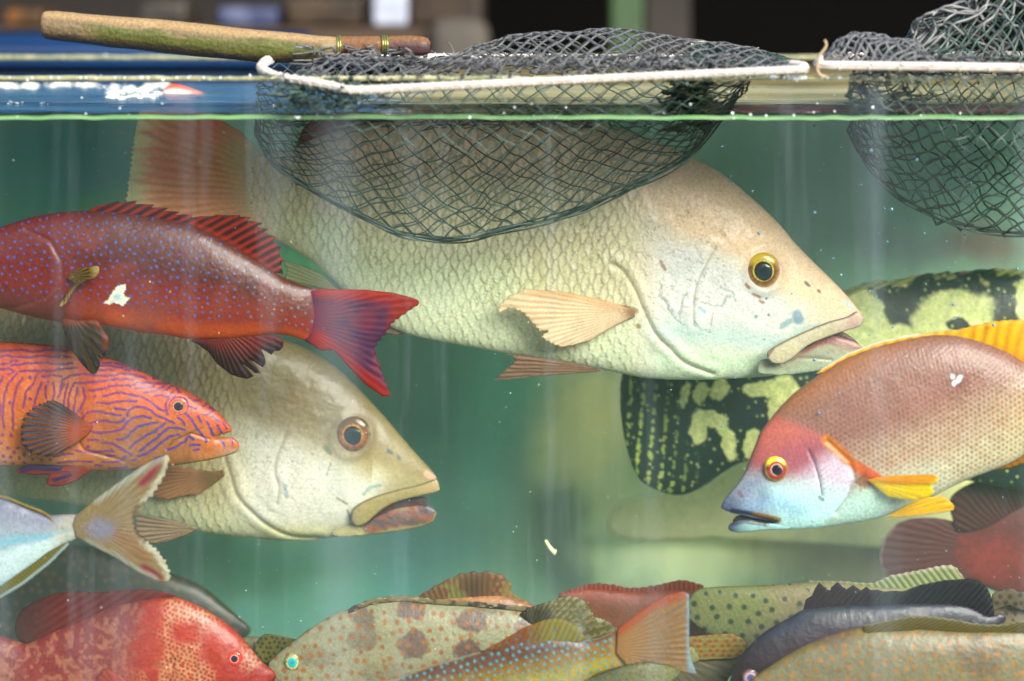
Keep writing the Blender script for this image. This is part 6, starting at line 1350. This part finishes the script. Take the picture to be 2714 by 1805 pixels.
hs4 = [(2010, 0), (2080, 40), (2140, 88), (2200, 130), (2260, 175), (2358, 240), (2500, 280), (2640, 200), (2720, 60), (2760, 0)]
sprout('net_bag', lattice(dome(2010, 2760, hs4, .02, .26, 142, 0, 1.0), 26, 18, False, 48, 16, sub=4), .0010, NETM, net, org)
sprout('net_bag', lattice(dome(2060, 2760, hs4, .05, .12, 146, 0, 1.0), 12, 9, False, 58, 30, sub=6), .0015, NETL, net, org)

# ------------------------------------------------------------------ small stuff
def spheres(name, pts, rads, mat, squash=1.0, kind=None):
    """many tiny low balls as one mesh"""
    ic = []; nr, na = 5, 8
    for i in range(nr + 1):
        for j in range(na): ic.append((math.sin(math.pi * i / nr) * math.cos(6.283 * j / na), math.sin(math.pi * i / nr) * math.sin(6.283 * j / na), math.cos(math.pi * i / nr) * squash))
    ic = np.array(ic); f = np.array([(i * na + j, (i + 1) * na + j, (i + 1) * na + (j + 1) % na, i * na + (j + 1) % na) for i in range(nr) for j in range(na)])
    V = (np.array(pts)[:, None] + np.array(rads)[:, None, None] * ic[None]).reshape(-1, 3)
    Q = (f[None] + (np.arange(len(pts)) * len(ic))[:, None, None]).reshape(-1, 4)
    o = mesh(name, V, Q, mat, None, True); o['kind'] = kind or 'stuff'; return o
rg = random.Random(9)
pts, rr = [], []
for i in range(750):
    d = rg.uniform(.006, .25) if rg.random() < .7 else rg.uniform(.2, .5); p = PX(rg.uniform(-100, 2814), rg.uniform(330, 1860), d)
    pts.append(p); rr.append(rg.choice([.00022, .0003, .0003, .00045]) * rg.uniform(.8, 1.2))
spheres('floating_specks', pts, rr, principled('pale_speck', hexc('#dfe6cf'), .4))
pts, rr = [], []
for i in range(60):
    p = PX(rg.uniform(1900, 2700), rg.uniform(330, 1200), rg.uniform(.02, .2)); pts.append(p); rr.append(rg.uniform(.0008, .0017))
spheres('bubbles', pts, rr, principled('bubble_blue', hexc('#5c86a0'), .1, coat=1))
pts, rr = [], []
for i in range(190):
    u = rg.random(); x = rg.uniform(-.62, .62)
    if u < .35: p = (x, -.0105 + rg.uniform(-.001, .001), ZR + rg.uniform(-.003, .002))
    elif u < .65: p = (x, TD + .005, ZR + rg.uniform(-.002, .003))
    elif u < .8: p = (x, -.0102, ZW + rg.uniform(-.001, .010) * rg.random())
    else: p = (x, -.0102, rg.uniform(ZW, ZR))
    pts.append(p); rr.append(rg.choice([.0005, .0008, .0010, .0013]) * rg.uniform(.6, 1.1))
for a, b in ((2040, 2240), (2090, 2140), (60, 600)):
    for k in range(14): pts.append(PX(rg.uniform(a, b), 206, -.0105)); rr.append(rg.uniform(.0012, .0024) if a > 1000 else .001)
spheres('water_drops', pts, rr, principled('water_drop', hexc('#e6efee'), .08, coat=1))  # drops coloured pale to stand for sun glints
# water-surface reflections, modelled as pale balls, a red piece and coloured sheets
pts, rr = [], []
for (xa, xb, ya, yb, n) in [(275, 420, 228, 268, 90), (0, 95, 224, 240, 40), (120, 270, 226, 236, 40), (400, 450, 224, 240, 25), (20, 60, 272, 278, 8), (105, 140, 273, 279, 8)]:
    for k in range(n):
        x, y = rg.uniform(xa, xb), rg.uniform(ya, yb); d = 290 * 2.0 / (y - 20) - 2.0
        d = min(max(d, .01), .78); p = PX(x, y, d); pts.append((p[0], p[1], ZW + .001)); rr.append(rg.uniform(.002, .006) * (1 if y < 270 else .4))
spheres('pale_reflection', pts, rr, principled('white_reflection', hexc('#f2efdc'), .3, coat=.5), .7)  # pale balls stand in for bright reflections on the water
sp_ = spl([(430, 262), (434, 236), (450, 224), (480, 226), (520, 240), (543, 250), (530, 262), (480, 268)], 5)
t, o_ = fthing('red_reflection', 'red and white reflection on the water at the left, modelled as a floating piece', 'scrap', 485, 248, .5)
blob('red_reflection_body', sp_, .5, SKIN, lambda X, Y, c: mix(mix(hexc('#c8503c'), hexc('#ece0cc'), ss(.15, .5, c['v'])), hexc('#c86a50'), ss(500, 515, X) * .8), t, o_, 1.5, .4)  # red and white reflection painted on a floating piece
t, o_ = fthing('food_pellet', 'thin pale yellow worm-like scrap drifting in mid water', 'scrap', 1457, 1448, .06)
pw_ = [np.array([PX(x, y, .06) for x, y in spl(L3([(342, 690), (352, 706), (366, 730), (384, 752), (398, 764), (408, 768)]), 4, False)])]
sprout('worm', pw_, [np.interp(np.linspace(0, 1, len(pw_[0])), [0, .1, .7, .95, 1], [.0006, .0013, .0020, .0030, .0012])], principled('pellet', hexc('#e2dc9c'), .5), t, o_, 8)
def reflection_sheet(name, x0, x1, y0, y1, cols, dens, zz, stretch, seed):  # thin sheet whose colours paint reflections on the water surface
    m, t = nt(name + '_mat'); o = t.nodes.new('ShaderNodeOutputMaterial'); b = t.nodes.new('ShaderNodeBsdfPrincipled'); b.inputs['Roughness'].default_value = .25
    tc = t.nodes.new('ShaderNodeTexCoord'); mp = t.nodes.new('ShaderNodeMapping'); mp.inputs['Scale'].default_value = (stretch[0], stretch[1], 1); mp.inputs['Location'].default_value = (seed, seed * 2.3, 0)
    L_(t, tc.outputs['Object'], mp.inputs[0]); n = t.nodes.new('ShaderNodeTexNoise'); n.inputs['Scale'].default_value = 1; n.inputs['Detail'].default_value = 5; L_(t, mp.outputs[0], n.inputs[0])
    r = t.nodes.new('ShaderNodeValToRGB'); L_(t, n.outputs[0], r.inputs[0]); e = r.color_ramp.elements
    e[0].position = .3; e[0].color = (*hexc(cols[0]), 1); e[1].position = .7; e[1].color = (*hexc(cols[-1]), 1)
    for k, c_ in enumerate(cols[1:-1]): q = e.new(.3 + .4 * (k + 1) / (len(cols) - 1)); q.color = (*hexc(c_), 1)
    L_(t, r.outputs[0], b.inputs[0]); tp = t.nodes.new('ShaderNodeBsdfTransparent'); mr = t.nodes.new('ShaderNodeMapRange'); mr.inputs[1].default_value = .32; mr.inputs[2].default_value = .55; mr.inputs[3].default_value = dens[0]; mr.inputs[4].default_value = dens[1]
    n2 = t.nodes.new('ShaderNodeTexNoise'); n2.inputs['Scale'].default_value = 1.7; n2.inputs['Detail'].default_value = 5; L_(t, mp.outputs[0], n2.inputs[0]); L_(t, n2.outputs[0], mr.inputs[0])
    ms = t.nodes.new('ShaderNodeMixShader'); L_(t, mr.outputs[0], ms.inputs[0]); L_(t, tp.outputs[0], ms.inputs[1]); L_(t, b.outputs[0], ms.inputs[2]); L_(t, ms.outputs[0], o.inputs[0])
    nx, ny = 60, 20; rgx = np.random.RandomState(int(seed)); xs = np.linspace(x0, x1, nx); V = []; 
    for j in range(ny):
        for i in range(nx):
            w = .03 * math.sin(i * 1.3 + j) if i in (0, nx - 1) else 0
            V.append((xs[i] + w, y0 + (y1 - y0) * j / (ny - 1) + (.012 * math.sin(i * .9) if j in (0, ny - 1) else 0), zz + .0004 * math.sin(i * .7 + j * 1.9)))
    q = [(j * nx + i, j * nx + i + 1, (j + 1) * nx + i + 1, (j + 1) * nx + i) for j in range(ny - 1) for i in range(nx - 1)]
    o2 = mesh(name, V, q, m, None, True); o2['kind'] = 'stuff'
reflection_sheet('painted_reflection', -.16, .72, .20, .765, ['#b8b890', '#d8d4b0', '#c8b878', '#dcdcc8'], (.25, .9), ZW + .0024, (2.5, 14), 3)  # cream reflection painted at the centre and right
reflection_sheet('painted_reflection', .20, .72, .03, .19, ['#5c6a80', '#8a8a90', '#b04a48', '#6a7078'], (.1, .8), ZW + .0024, (3, 50), 11)  # red and grey reflected streaks painted near the front glass
reflection_sheet('painted_reflection', -.70, -.12, .03, .765, ['#2a68a0', '#5a90b8', '#3a7cac', '#9ab8cc'], (.2, .8), ZW + .0024, (2.2, 30), 5)  # blue reflection of the tub painted at the left
